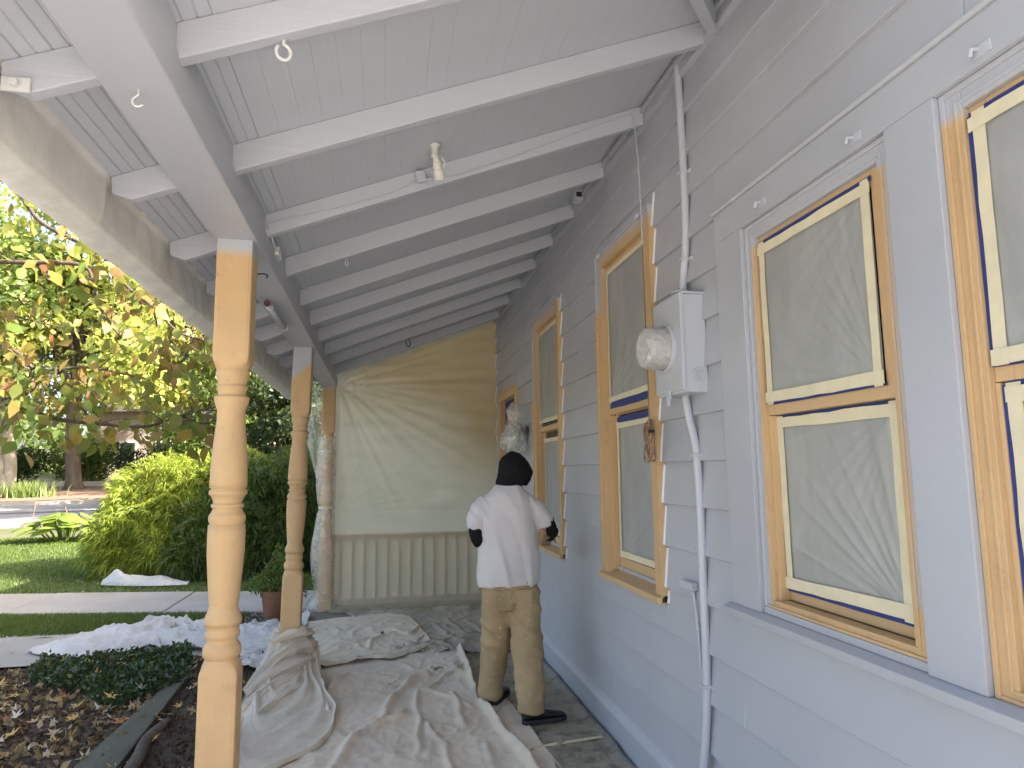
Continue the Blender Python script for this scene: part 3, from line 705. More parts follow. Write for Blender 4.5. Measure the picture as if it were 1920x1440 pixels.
# plastic tucked over the gutter, in overlapping lengths
def gut_sheet(ya, yb, off, label, seed):
    V = []; Fc = []; ny = max(20, int((yb-ya)*26)); prof = [(-1.012, 2.712), (-1.028, 2.685), (-1.034, 2.63), (-1.034, 2.56), (-1.040, 2.530), (-1.075, 2.526), (-1.12, 2.522), (-1.150, 2.524), (-1.166, 2.545), (-1.178, 2.62), (-1.182, 2.70), (-1.175, 2.75)]
    # finer cross-section
    pr_ = []
    for i in range(len(prof)-1):
        for k in range(4): f = k/4; pr_.append((prof[i][0]*(1-f)+prof[i+1][0]*f, prof[i][1]*(1-f)+prof[i+1][1]*f))
    pr_.append(prof[-1]); m = len(pr_)
    for j in range(ny+1):
        y = ya+(yb-ya)*j/ny
        for i, (x, z) in enumerate(pr_):
            s = i/m; nx_, nz_ = (x+1.10), (z-2.62); L = math.hypot(nx_, nz_)+1e-6
            d = off+.012*abs(nz(y*3.0+s*2.5+seed, s*2.0, seed))+.009*nz(y*11+s*4, s*3, seed+3)+.014*max(0, 1-abs(nz(y*5-s*4, s*.8, seed+6))*4)*(.3+abs(nz(y*.9, 3, seed)))
            V.append((x+nx_/L*d, y, z+nz_/L*d*(.7)+ (0.012*nz(y*5, 2, seed) if i < 3 else 0)))
    for j in range(ny):
        for i in range(m-1): a = j*m+i; Fc.append((a, a+1, a+m+1, a+m))
    o = mesh_obj('gutter_wrap', V, Fc, M['film_gutter'], None, True); return tag(o, label, 'plastic wrap', 'plastic lengths over the gutter')
gut_sheet(1.0, 2.62, .010, 'smooth length of plastic over the gutter at the leafy branch tips', 1)
gut_sheet(2.57, 5.95, .004, 'long wrinkled plastic length over the gutter beside the first two posts', 2)
gut_sheet(5.90, 8.66, .008, 'plastic over the far gutter length behind the bundled post', 3)

# ------------------------------------------------------------------ floor film and canvas drop cloths
def resample(pts, n):
    P = [Vector(p) for p in smooth_path([(a, b, 0) for a, b in pts], 8)]
    L = [0]
    for i in range(1, len(P)): L.append(L[-1]+(P[i]-P[i-1]).length)
    o = []; k = 0
    for i in range(n):
        s = L[-1]*i/(n-1)
        while k < len(L)-2 and L[k+1] < s: k += 1
        f = (s-L[k])/max(1e-9, L[k+1]-L[k]); o.append(P[k].lerp(P[k+1], min(1, f)))
    return o
def drop_cloth(name, bot, top, left, right, nu, nv, base, mat, folds, label, wrk=.010, ws=3.0, hem=.012, seed=0, group=None, skew=0.0):
    """Coons patch between four border curves; folds are (polyline, height, half width)"""
    b, t, l, r = resample(bot, nu), resample(top, nu), resample(left, nv), resample(right, nv)
    V = []; Fc = []; fl = []
    for pl, h, wd in folds:
        pp = [Vector((q.x, q.y)) for q in smooth_path([(a, c, 0) for a, c in pl], 5)]; fl.append((pp, h, wd))
    for j in range(nv):
        v = j/(nv-1)
        for i in range(nu):
            u = i/(nu-1)
            p = b[i]*(1-v)+t[i]*v+l[j]*(1-u)+r[j]*u-(b[0]*(1-u)*(1-v)+b[-1]*u*(1-v)+t[0]*(1-u)*v+t[-1]*u*v)
            ed = min(u, 1-u, v, 1-v)
            x = p.x+.012*nz(p.x*3, p.y*3, seed)*(1-min(1, ed*10)); y = p.y+.020*nz(p.x*3+9, p.y*3, seed)*(1-min(1, ed*10))
            q = Vector((x+.03*nz(x*3, y*3, seed+5), y+.03*nz(x*3, y*3, seed+8))); z = 0
            for pp, h, wd in fl:
                d = min(seg_dist(q, pp[k], pp[k+1]) for k in range(len(pp)-1))
                if d < wd*3: z = max(z, h*math.exp(-(d/wd)**2)*(.75+.5*nz(x*5, y*5, seed+2)))
            patch = .35+.9*max(0, .5+nz(x*1.1, y*1.1, seed+12)); wx, wy = x+.12*nz(x*2, y*2, seed+7), y+.12*nz(x*2, y*2, seed+9)
            for oc, am in ((1.0, 1.0), (2.1, .55), (4.3, .30)):
                z += wrk*am*patch*max(0, 1-abs(nz(wx*ws*oc+skew*y, wy*ws*oc*.6, seed+oc))*3.2)**1.5
            z += hem*max(0, 1-ed*45)
            V.append((x, y, base(x, y)+z))
    for j in range(nv-1):
        for i in range(nu-1): a = j*nu+i; Fc.append((a, a+1, a+nu+1, a+nu))
    o = mesh_obj(name, V, Fc, mat, None, True); md = o.modifiers.new('thickness', 'SOLIDIFY'); md.thickness = .0035; md.offset = -1
    return tag(o, label, 'drop cloth' if 'cloth' in name else 'plastic sheet', group)
flat = lambda z: (lambda x, y: z)
def step(z): return lambda x, y: z if x > -.84 else (z-.092 if x < -.98 else z-.092*(.5-.5*math.cos(math.pi*((-.84-x)/.14))))
drop_cloth('floor_sheet', [(.35, 1.5), (1.372, 1.5)], [(.35, 8.3), (1.372, 8.3)], [(.35, 1.5), (.35, 8.3)], [(1.372, 1.5), (1.374, 8.3)], 40, 170, flat(.0035), M['film_floor'],
           [([(1.35, 1.6), (1.34, 4.0), (1.345, 6.0), (1.35, 8.2)], .030, .02), ([(.9, 3.2), (1.1, 4.3), (1.3, 5.0)], .008, .02)], 'dirty plastic laid on the porch floor along the baseboard', .009, 4, .0, 40)
B().box(.86, 1.36, 4.15, 4.185, .0125, .0135, rot=Matrix.Rotation(R(9), 3, 'Z'), org=(1.1, 4.17, .013)).obj('tape_strip', M['tape'], bpy.data.objects['floor_sheet'])
CG = 'canvas drop cloths on the porch'
drop_cloth('drop_cloth', [(.10, 6.35), (.7, 6.3), (1.22, 6.25)], [(-.45, 8.42), (.4, 8.45), (1.24, 8.40)], [(.10, 6.35), (-.1, 7.2), (-.45, 8.42)], [(1.22, 6.25), (1.25, 7.3), (1.24, 8.40)], 90, 110, flat(.010), M['cloth_d'],
           [([(.55, 7.5), (.62, 7.0), (.58, 6.6)], .03, .02), ([(.70, 7.7), (.78, 7.1)], .025, .02), ([(-.1, 8.25), (.3, 8.18), (.6, 8.27), (1.0, 8.2)], .05, .03), ([(.9, 7.6), (1.0, 7.0), (1.1, 6.6)], .025, .02)],
           'grubby brown drop cloth in front of the hanging plastic sheet', .024, 4.0, .006, 3)
drop_cloth('drop_cloth', [(-.93, 2.1), (-.1, 2.0), (.93, 2.0)], [(-.80, 6.22), (-.35, 6.28), (.10, 6.42), (.68, 6.55)], [(-.93, 2.1), (-.92, 4.0), (-.93, 5.2), (-.80, 6.22)], [(.93, 2.0), (.90, 3.3), (.83, 3.89), (.73, 4.66), (.68, 5.0), (.69, 5.48), (.71, 6.08), (.68, 6.55)], 150, 300, step(.016), M['cloth_a'],
           [([(.7, 5.96), (.47, 5.62), (.42, 5.43), (.34, 5.3)], .030, .020), ([(.26, 5.31), (.24, 4.79), (.23, 4.36), (.21, 4.17)], .030, .020), ([(.34, 5.3), (.26, 5.31)], .03, .022),
            ([(.35, 5.68), (.23, 5.57), (.11, 5.26), (.04, 4.98), (.01, 4.74), (-.11, 4.53), (-.2, 4.34), (-.24, 4.12), (-.3, 3.8)], .045, .030), ([(.01, 4.74), (.11, 4.79), (.16, 4.9)], .04, .025),
            ([(-.28, 5.82), (-.36, 5.52), (-.38, 5.18), (-.34, 4.92)], .045, .030), ([(.29, 4.59), (.35, 4.33), (.37, 4.14), (.38, 3.9)], .030, .022), ([(.52, 5.17), (.53, 4.87), (.53, 4.56)], .028, .025),
            ([(.69, 4.95), (.75, 4.37), (.80, 3.9), (.85, 3.4)], .055, .026), ([(.70, 6.44), (.70, 5.76), (.69, 5.22)], .055, .024), ([(-.1, 5.9), (.15, 5.75), (.4, 5.8)], .018, .02), ([(.36, 5.28), (.5, 5.1), (.6, 4.9)], .02, .02),
            ([(.05, 3.9), (.2, 3.6), (.4, 3.4)], .025, .03), ([(.6, 4.2), (.62, 3.8), (.55, 3.4)], .022, .025)],
           'pale canvas drop cloth with long folds under the first bay, dark leaves lying on it', .013, 3.2, .010, 1, CG)
drop_cloth('drop_cloth', [(-.95, 5.98), (-.56, 6.0), (-.16, 6.18), (.08, 6.16), (.30, 6.36), (.46, 6.56)], [(-.97, 7.7), (-.44, 7.95), (.05, 8.05), (.30, 7.85)], [(-.95, 5.98), (-1.0, 6.8), (-.97, 7.7)], [(.46, 6.56), (.42, 7.1), (.30, 7.85)], 110, 110, step(.034), M['cloth_b'],
           [([(-.56, 6.05), (-.16, 6.22), (.06, 6.20), (.3, 6.42), (.46, 6.56)], .03, .022), ([(.0, 7.0), (-.1, 6.75), (-.12, 6.5)], .03, .022), ([(-.5, 6.9), (-.2, 6.85), (.1, 7.1)], .02, .03), ([(.1, 7.2), (.25, 7.0), (.38, 7.3)], .035, .025), ([(-.7, 7.4), (-.2, 7.5), (.2, 7.5)], .025, .03)],
           'cream canvas drop cloth with a rolled hem, behind the bundled post', .013, 4.0, .006, 2, CG)
drop_cloth('drop_cloth', [(-3.36, 7.62), (-2.75, 7.22), (-2.3, 7.42), (-1.7, 7.30), (-1.25, 6.60), (-.80, 6.40)], [(-3.30, 7.95), (-3.05, 8.45), (-2.75, 8.66), (-2.36, 8.74), (-1.87, 8.30), (-1.5, 8.40), (-.78, 8.30)], [(-3.36, 7.62), (-3.38, 7.8), (-3.30, 7.95)], [(-.80, 6.40), (-.76, 7.3), (-.78, 8.30)], 150, 100, lambda x, y: (.040 if x > -.84 else (-.078 if x < -1.0 else -.019+.059*math.cos(math.pi*(-.84-x)/.16))), M['cloth_c'],
           [([(-3.2, 7.75), (-2.9, 7.55), (-2.5, 7.55), (-2.2, 7.6)], .09, .05), ([(-2.95, 8.35), (-2.6, 8.2), (-2.4, 8.5)], .10, .06), ([(-2.6, 8.55), (-2.2, 8.6), (-1.9, 8.3)], .08, .05), ([(-2.9, 7.9), (-2.5, 8.0), (-2.1, 7.9)], .06, .05), ([(-1.8, 7.3), (-1.3, 7.0), (-.9, 6.9)], .03, .03), ([(-1.9, 7.8), (-1.4, 7.7), (-1.0, 7.8)], .03, .03), ([(-1.3, 6.7), (-1.0, 6.55)], .04, .05)],
           'whitish canvas drop cloth crumpled over the garden path', .034, 4.2, .012, 6, CG)
drop_cloth('drop_cloth', [(.55, 2.4), (1.02, 2.4)], [(.55, 5.45), (.84, 5.40)], [(.55, 2.4), (.55, 5.45)], [(1.02, 2.4), (.965, 3.86), (.93, 4.38), (.90, 4.82), (.84, 5.40)], 40, 160, flat(.0105), M['cloth_a'],
           [], 'flat canvas layer under the painter, showing beside the long-folded cloth', .006, 3.4, .004, 9, CG)
# canvas gathered up round the foot of the leaning middle post, its tail trailing towards the near post
outl = [(-.58, 6.06), (-.47, 5.75), (-.40, 5.29), (-.30, 4.95), (-.285, 4.67), (-.34, 4.40), (-.51, 4.16), (-.70, 4.02), (-.84, 4.40), (-.90, 4.9), (-.97, 5.25), (-.98, 5.6), (-.93, 5.95), (-.78, 6.10)]
ol = resample(outl+[outl[0]], 160)[:-1]; pc = Vector((-.722, 5.90, 0)); V = []; Fc = []; nt_ = 70; n = len(ol)
for j in range(nt_+1):
    t = j/nt_
    for k in range(n):
        o_ = ol[k]; d = Vector((o_.x-pc.x, o_.y-pc.y, 0)); a = math.atan2(d.y, d.x); L = d.length
        col = Vector((math.cos(a), math.sin(a), 0)); m_ = max(abs(col.x), abs(col.y)); r0 = .088*(1+.25*(1/m_-1))
        rr_t = t*(1.0 if L < .6 else 1.4)
        near = max(0, -math.sin(a))                    # tail lies on the near side
        sw = nz(a*1.5+rr_t*2.6, t*1.1, 21); sw2 = nz(a*3.2+rr_t*4.0, t*2.5, 33)
        rr = r0+(L-r0)*t**(1.35 if L > .6 else 1.0)
        hgt = .30+.05*math.sin(a*2+1)
        tw = min(1, rr/.55)
        z = hgt*max(0, 1-(rr-r0)/.42)**1.6 + .085*near*math.exp(-((rr-.45)/.35)**2)
        fold = (.045*max(0, 1-abs(sw)*3)+.016*max(0, 1-abs(sw2)*3))*math.exp(-rr*1.1)*min(1, t*9+.15)
        z += fold+.012*max(0, 1-abs(nz(a*3+rr*2, rr*4, 5))*3)
        e = max(0, 1-(1-t)*30); z += .022*math.exp(-((1-t)/.035)**2)*(.7+.6*nz(a*5, 2, 2))
        if t > .999: z -= .022
        p = pc+col*rr if rr < .16 else pc+d.normalized()*rr
        fx = p.x if p.x > -.84 else p.x
        base = .026+(-.092 if p.x < -.98 else (-.092*(.5-.5*math.cos(math.pi*min(1, max(0, (-.84-p.x)/.14)))) if p.x < -.84 else 0))
        if base < .02: z *= .8
        V.append((p.x+.02*nz(p.x*5, p.y*5, 3)*t, p.y, base+max(.0, z)))
for j in range(nt_):
    for k in range(n): Fc.append((j*n+k, j*n+(k+1) % n, (j+1)*n+(k+1) % n, (j+1)*n+k))
bc = mesh_obj('bundled_cloth', V, Fc, M['cloth_e'], None, True); md = bc.modifiers.new('thickness', 'SOLIDIFY'); md.thickness = .004; md.offset = -1
tag(bc, 'beige canvas gathered around the middle post with a broad tail', 'drop cloth')
# twisted rolls of the gathered canvas
for q, (path, r_) in enumerate((([(-.54, 5.97, .20), (-.555, 5.80, .26), (-.68, 5.67, .265), (-.82, 5.59, .17), (-.97, 5.50, .03)], .055), ([(-.51, 5.88, .12), (-.59, 5.66, .19), (-.76, 5.52, .15), (-.93, 5.36, .05)], .055), ([(-.49, 5.76, .07), (-.59, 5.52, .115), (-.76, 5.36, .09), (-.92, 5.13, .02)], .045), ([(-.60, 6.02, .30), (-.575, 5.88, .355), (-.64, 5.785, .365), (-.76, 5.775, .335), (-.86, 5.85, .25)], .042), ([(-.47, 5.65, .05), (-.53, 5.42, .075), (-.66, 5.2, .06), (-.80, 4.95, .03)], .04))):
    sp_ = smooth_path(path, 7); m_ = len(sp_)
    rs = [r_*(.55+.6*math.sin(math.pi*min(1, max(.08, i/(m_-1)))))*(1+.25*nz(i*.4, q)) for i in range(m_)]
    tbm = B().tube(sp_, rs, 28)
    for i in range(m_):
        for k in range(28):
            v_ = tbm.v[i*28+k]; n_v = (v_-sp_[i]); a_ = k/28*2*math.pi
            n_v *= .30*nz(math.cos(a_)*1.6+q*3, math.sin(a_)*1.6+i*.05, i*.09)+.42*max(0, 1-abs(nz(math.cos(a_)*2.2, math.sin(a_)*2.2+q, i*.05))*3.5)-.22
            tbm.v[i*28+k] = v_+n_v
    o = tbm.obj('twisted_fold', M['cloth_e'], bc, smooth=True)

# ------------------------------------------------------------------ painter
def remeshed(b, name, mat, parent, voxel=.012, it=6, disp=None):
    o = b.obj(name, mat); m = o.modifiers.new('r', 'REMESH'); m.mode = 'VOXEL'; m.voxel_size = voxel; m.use_smooth_shade = True
    s = o.modifiers.new('s', 'SMOOTH'); s.iterations = it; s.factor = .5
    dg = bpy.context.evaluated_depsgraph_get(); ev = o.evaluated_get(dg); me = bpy.data.meshes.new_from_object(ev)
    bpy.data.objects.remove(o)
    if disp:
        nn = [v.normal.copy() for v in me.vertices]
        for v, q in zip(me.vertices, nn): v.co += q*disp(v.co)
    me.shade_smooth(); me.name = name
    if not me.materials: me.materials.append(mat)
    o = bpy.data.objects.new(name, me); link(o, parent); return o
M['shirt'] = simple('white_tshirt', (.60, .575, .58), .9, .05, 3, .25, 300, spec=.1, bd=.002)
def trousers_mat():
    m, t = new_mat('khaki_trousers')
    a = mixc(t, ramp_(t, noise_(t, 5, 6, .65), [(.3, 0.0), (.75, 1.0)]), (.40, .30, .175), (.29, .21, .115))
    s = ramp_(t, noise_(t, 26, 5, .75), [(.63, 0.0), (.665, 1.0)])
    a = mixc(t, math_(t, 'MULTIPLY', s, .8), a, (.68, .62, .52))
    out(t, principled(t, a, .9, bump_(t, noise_(t, 400, 2), .2, .001), .1).outputs[0]); return m
M['khaki'] = trousers_mat()
M['black_cloth'] = simple('black_jersey', (.012, .012, .014), .85, .1, 8, .3, 300, spec=.15)
M['shoe'] = simple('black_shoe', (.014, .014, .015), .5, .1, 20, .3, 200)
M['sole'] = simple('dark_sole', (.025, .025, .027), .6, .1, 20, .3, 100)
M['skin'] = simple('skin', (.42, .25, .17), .55, .05, 20, .1, 200)
M['glove'] = simple('black_glove', (.02, .02, .021), .7, .1)
PX, PY = .862, 4.72
def ell(c, rx, ry, tilt=0): return (c, (rx, 0, 0), (0, ry, 0))
# body: one continuous surface under the clothes, hands with separate fingers
bd = B()
bd.loft([ell((.86, 4.74, .78), .13, .09), ell((.86, 4.73, .95), .16, .105), ell((.86, 4.72, 1.15), .155, .10), ell((.85, 4.72, 1.33), .18, .11), ell((.85, 4.72, 1.45), .15, .085), ell((.865, 4.735, 1.50), .065, .062), ell((.89, 4.755, 1.56), .055, .058)], 20)
hc = Vector((.90, 4.775, 1.635))
bd.loft([((hc.x+.02, hc.y+.02, hc.z-.115), (.04, 0, 0), (0, .045, 0)), ((hc.x+.01, hc.y+.01, hc.z-.07), (.066, 0, 0), (0, .08, 0)), (hc, (.076, 0, 0), (0, .097, 0)), ((hc.x, hc.y, hc.z+.06), (.068, 0, 0), (0, .088, 0)), ((hc.x, hc.y, hc.z+.098), (.03, 0, 0), (0, .04, 0))], 18)
fd = Vector((.62, .78, -.25)).normalized()       # gaze towards the window sill
bd.tube([hc+fd*.08+Vector((0, 0, -.0)), hc+fd*.118+Vector((0, 0, -.022)), hc+fd*.10+Vector((0, 0, -.04))], [.012, .015, .008], 8)
for s_ in (-1, 1):
    ear = hc+Vector((fd.y, -fd.x, 0))*.076*s_; bd.tube([ear+Vector((0, 0, .028)), ear+Vector((0, 0, 0)), ear+Vector((0, 0, -.028))], [.010, .016, .009], 8)
LH, LK, LA = (.765, 4.745, .83), (.765, 4.86, .46), (.750, 4.955, .09)
RH, RK, RA = (.960, 4.71, .83), (.960, 4.615, .46), (.950, 4.515, .09)
for h, k, a in ((LH, LK, LA), (RH, RK, RA)): bd.tube([h, k, a], [.085, .06, .042], 12)
LS, LE, LW = (.690, 4.715, 1.360), (.632, 4.688, 1.165), (.760, 4.900, 1.13)
RS, RE, RW = (1.015, 4.705, 1.350), (1.150, 4.715, 1.205), (1.185, 4.950, 1.130)
for s0, e0, w0 in ((LS, LE, LW), (RS, RE, RW)):
    bd.tube([s0, e0, w0], [.052, .042, .028], 12)
    wv = Vector(w0); d = (wv-Vector(e0)).normalized(); side = d.cross(Vector((0, 0, 1))).normalized(); upv = side.cross(d)
    bd.tube([wv, wv+d*.05, wv+d*.09], [.028, .038, .032], 10)
    for f in range(4):
        L = (.068, .080, .075, .056)[f]; o = wv+d*.085+side*(.027-.018*f)
        bd.tube([o-d*.01, o+d*L*.5+upv*.004, o+d*L*.8-upv*.016, o+d*L*.86-upv*.036], [.0095, .009, .0085, .007], 8)
    tb = wv+d*.03+side*.036; bd.tube([tb-side*.012, tb+side*.022+d*.03-upv*.006, tb+side*.022+d*.06-upv*.022], [.011, .010, .008], 8)
person = remeshed(bd, 'person', M['skin'], None, .0075, 3)
tag(person, 'person in hood, white T-shirt and paint-spotted khaki trousers, back turned, working at a window', 'person')
# T-shirt
ts = B()
ts.loft([ell((.855, 4.735, .845), .212, .150), ell((.855, 4.735, .93), .213, .150), ell((.852, 4.73, 1.08), .208, .146), ell((.848, 4.725, 1.22), .212, .145), ell((.845, 4.72, 1.34), .215, .140), ell((.848, 4.72, 1.40), .208, .126), ell((.850, 4.72, 1.440), .182, .110), ell((.853, 4.722, 1.474), .136, .095), ell((.857, 4.727, 1.503), .095, .080), ell((.860, 4.73, 1.530), .080, .072)], 28)
ts.tube([(.76, 4.72, 1.395), (.695, 4.715, 1.382), (.652, 4.705, 1.345), (.625, 4.695, 1.285), (.613, 4.690, 1.222)], [.062, .069, .070, .065, .059], 18)
ts.tube([(.94, 4.715, 1.395), (1.005, 4.705, 1.378), (1.055, 4.703, 1.340), (1.090, 4.706, 1.285), (1.110, 4.708, 1.225)], [.062, .070, .072, .069, .065], 18)
def wr_shirt(p):
    f = .016*max(0, 1-abs(nz(p.x*6+p.z*1.2, p.z*1.1, 3))*3.2)-.004
    f += .006*nz(p.x*4, p.z*9, 8)
    if p.z < 1.0: f += .008*nz(p.x*8, p.y*8, 5)*(1-(p.z-.84)/.16)
    if abs(p.x-.85) > .15 and p.z > 1.15: f += .006*max(0, 1-abs(nz(p.x*10, (p.z+p.x)*12, 9))*2.5)
    return f
remeshed(ts, 't_shirt', M['shirt'], person, .010, 12, wr_shirt)
# trousers
tr = B()
tr.loft([ell((.86, 4.735, .97), .178, .122), ell((.86, 4.735, .86), .196, .135), ell((.861, 4.733, .76), .196, .135), ell((.861, 4.733, .695), .165, .115)], 24)
tr.tube([(.775, 4.745, .80), (.776, 4.79, .62), (.774, 4.865, .43), (.760, 4.915, .25), (.755, 4.945, .13), (.755, 4.95, .055)], [.114, .112, .099, .090, .092, .086], 20)
tr.tube([(.948, 4.722, .80), (.950, 4.675, .62), (.952, 4.615, .43), (.955, 4.555, .25), (.952, 4.525, .14), (.950, 4.515, .075)], [.112, .110, .098, .090, .093, .090], 20)
def wr_tr(p):
    f = .016*max(0, 1-abs(nz(p.x*4+p.z*2.5, p.z*4.5, 13))*3.4)-.004
    lo = max(0, 1-p.z/.33); f += .012*lo*max(-.4, nz(p.x*5+p.y*3, p.z*16+p.x*4, 22))*2
    mid = math.exp(-((p.z-.45)/.10)**2); f += .009*mid*nz(p.x*5+p.z*14, p.z*16, 4)
    return f+.004*nz(p.x*20, p.z*20, 1)
remeshed(tr, 'trousers', M['khaki'], person, .010, 4, wr_tr)
for px_ in (.79, .93):
    B().box(px_-.055, px_+.055, 4.590, 4.604, .70, .83, rot=Matrix.Rotation(R(5 if px_ < .86 else -5), 3, 'Z'), org=(px_, 4.6, .77)).obj('back_pocket', M['khaki'], person, bevel=.004)
# black long sleeves under the shirt, hood
for nm, pts in (('sleeve', (LS, (.624, 4.690, 1.25), LE, (.66, 4.76, 1.135), (.745, 4.885, 1.13))), ('sleeve', (RS, (1.125, 4.706, 1.26), RE, (1.180, 4.79, 1.185), (1.186, 4.93, 1.135)))):
    b = B().tube(smooth_path(pts, 5), [.052-.018*(i/20) for i in range(len(smooth_path(pts, 5)))], 16)
    remeshed(b, nm, M['black_cloth'], person, .009, 4, lambda p: .006*max(0, 1-abs(nz(p.x*14, p.y*14+p.z*22, 6))*2.4))
hd = B()
hd.loft([((.858, 4.728, 1.470), (.074, 0, 0), (0, .066, 0)), ((.862, 4.728, 1.515), (.094, 0, 0), (0, .080, 0)), ((.870, 4.735, 1.540), (.100, 0, 0), (0, .098, 0)), ((.885, 4.745, 1.565), (.106, .01, 0), (-.01, .112, 0)), ((.900, 4.762, 1.615), (.112, .012, 0), (-.012, .124, 0)), ((.903, 4.768, 1.665), (.104, .01, 0), (-.01, .122, 0)), ((.900, 4.765, 1.710), (.083, .008, 0), (-.008, .100, 0)), ((.897, 4.758, 1.742), (.045, 0, 0), (0, .056, 0)), ((.895, 4.755, 1.752), (.012, 0, 0), (0, .014, 0))], 26)
# cowl edge standing out round the face on the window side
hd.tube([(.975, 4.80, 1.515), (1.005, 4.79, 1.56), (1.018, 4.795, 1.605), (.995, 4.82, 1.665), (.955, 4.85, 1.71)], [.028, .030, .028, .030, .026], 12)
remeshed(hd, 'hood', M['black_cloth'], person, .010, 5, lambda p: .007*max(0, 1-abs(nz(p.x*9+p.z*6, p.z*9, 16))*2.4)-.002)
def shoe(name, heel, yaw):
    b = B(); c, s_ = math.cos(yaw), math.sin(yaw)
    st = [(-.005, .030, .038, .075), (.03, .036, .045, .085), (.07, .037, .048, .092), (.12, .038, .040, .080), (.17, .043, .034, .064), (.22, .046, .030, .052), (.26, .042, .024, .045), (.288, .022, .014, .034)]
    rings = []
    for d, hw, hh, top in st:
        zc = .030+(top-.030)/2; rings.append(((heel[0]+c*d, heel[1]+s_*d, zc+.014), (-s_*hw, c*hw, 0), (0, 0, (top-.030)/2+.006)))
    b.loft(rings, 18); b.tube([(heel[0]+c*.05, heel[1]+s_*.05, .06), (heel[0]+c*.05, heel[1]+s_*.05, .135)], [.046, .043], 16)
    o = remeshed(b, 'shoe', M['shoe'], person, .006, 2)
    sl = B(); pts = [(-.012, 0), (0, .032), (.05, .040), (.12, .040), (.19, .049), (.25, .046), (.292, .022), (.300, 0)]
    pl = [(heel[0]+c*d-s_*w_, heel[1]+s_*d+c*w_) for d, w_ in pts]+[(heel[0]+c*d+s_*w_, heel[1]+s_*d-c*w_) for d, w_ in reversed(pts[1:-1])]
    sl.prism(pl, 'z', .014, .042); sl.obj('sole', M['sole'], o, bevel=.006)
shoe('shoe', (.762, 4.895, 0), R(62)); shoe('shoe', (.895, 4.495, 0), R(9))

# ------------------------------------------------------------------ electric meter, conduit, cables
XB = 1.300
mb = thing('electric_meter', (1.36, 2.945, 1.955), 'grey-painted electric meter box on the siding, round meter bagged in crumpled plastic', 'meter box')
cab = B().box(XB, W-.004, 2.80, 3.09, 1.955, 2.40).obj('cabinet', M['grey_metal'], mb, bevel=.004)
B().box(XB-.008, XB+.010, 2.794, 3.094, 1.968, 2.405).obj('front_cover', M['grey_metal'], mb, bevel=.003)
B().box(XB+.002, W-.004, 2.792, 3.098, 2.4005, 2.410).obj('rain_lip', M['grey_metal'], mb, bevel=.002)
B().lathe([(XB-.005, .112), (XB-.022, .112), (XB-.026, .104), (XB-.010, .100)], (2.955, 2.175), 36, axis='x').obj('meter_ring', M['grey_metal'], mb, smooth=False, bevel=0)
V = []; Fc = []; n = 64; prof = [(XB-.018, .099), (XB-.04, .097), (XB-.07, .096), (XB-.10, .094), (XB-.118, .088), (XB-.128, .074), (XB-.132, .05), (XB-.134, .025), (XB-.134, .004)]
pp = []
for i in range(len(prof)-1):
    for k in range(4): f = k/4; pp.append((prof[i][0]*(1-f)+prof[i+1][0]*f, prof[i][1]*(1-f)+prof[i+1][1]*f))
pp.append(prof[-1])
for x, r in pp:
    for k in range(n):
        a = 2*math.pi*k/n; fr_ = (XB-.02-x)/.114
        cr = .0035*max(0, 1-abs(nz(a*4, x*22, 3))*2.4)+.003*nz(a*9, x*40, 5)*min(1, fr_*1.6)
        xx = x-(.010*nz(math.cos(a)*r*45, math.sin(a)*r*18, 9) if r < .09 else 0)
        V.append((xx, 2.955+(r+cr)*math.cos(a), 2.175+(r+cr)*math.sin(a)))
for j in range(len(pp)-1):
    for k in range(n): Fc.append((j*n+k, j*n+(k+1) % n, (j+1)*n+(k+1) % n, (j+1)*n+k))
o = mesh_obj('bagged_meter', V, Fc, M['film_white'], mb, True)
B().lathe([(XB-.02, .084), (XB-.09, .082), (XB-.112, .070), (XB-.116, .02)], (2.955, 2.175), 28, axis='x').obj('meter_dome', simple('meter_face', (.55, .46, .34), .3), mb, smooth=True)
for r_ in (.032, .020, .011):
    B().lathe([(2.7995, r_), (2.796, r_-.0015), (2.796, r_-.004), (2.7995, r_-.0055)], (1.372, 2.035), 24, axis='y', cap=False).obj('knockout_ring', M['grey_metal'], mb)
B().lathe([(2.80, .006), (2.795, .005)], (1.345, 2.115), 12, axis='y').obj('screw', M['grey_metal'], mb)
B().box(XB-.016, XB-.006, 2.925, 2.965, 1.935, 1.975).box(XB-.020, XB-.009, 2.935, 2.955, 1.905, 1.936).obj('latch', M['grey_metal'], mb, bevel=.002)
for k in range(3): B().box(XB-.0105, XB-.0075, 3.02, 3.075-.01*k, 2.355-.012*k, 2.362-.012*k).obj('embossed_line', M['grey_metal'], mb)
cdt = thing('conduit', (1.385, 2.93, 0), 'grey painted electrical conduit running up the wall past the meter box to the rafters', 'conduit')
top_p = smooth_path([(1.385, 2.955, 2.43), (1.388, 2.945, 2.52), (1.392, 2.915, 2.68), (1.393, 2.903, 2.90), (1.392, 2.905, 3.25), (1.388, 2.915, 3.615)], 6)
B().tube(top_p, .0185, 12).obj('upper_run', M['grey_metal'], cdt, smooth=True)
low_p = smooth_path([(1.375, 2.955, 1.957), (1.383, 2.940, 1.85), (1.394, 2.905, 1.70), (1.396, 2.895, 1.40), (1.392, 2.893, 1.10), (1.392, 2.900, .70), (1.380, 2.920, .42), (1.357, 2.945, .20), (1.352, 2.945, .012)], 6)
B().tube(low_p, .0185, 12).obj('lower_run', M['grey_metal'], cdt, smooth=True)
for z0, r_ in ((2.4105, .044), (2.425, .034), (2.440, .042)):
    B().lathe([(z0, r_*.9), (z0+.003, r_), (z0+.011, r_), (z0+.014, r_*.9)], (1.372, 2.955), 10).obj('hub_nut', M['grey_metal'], cdt)
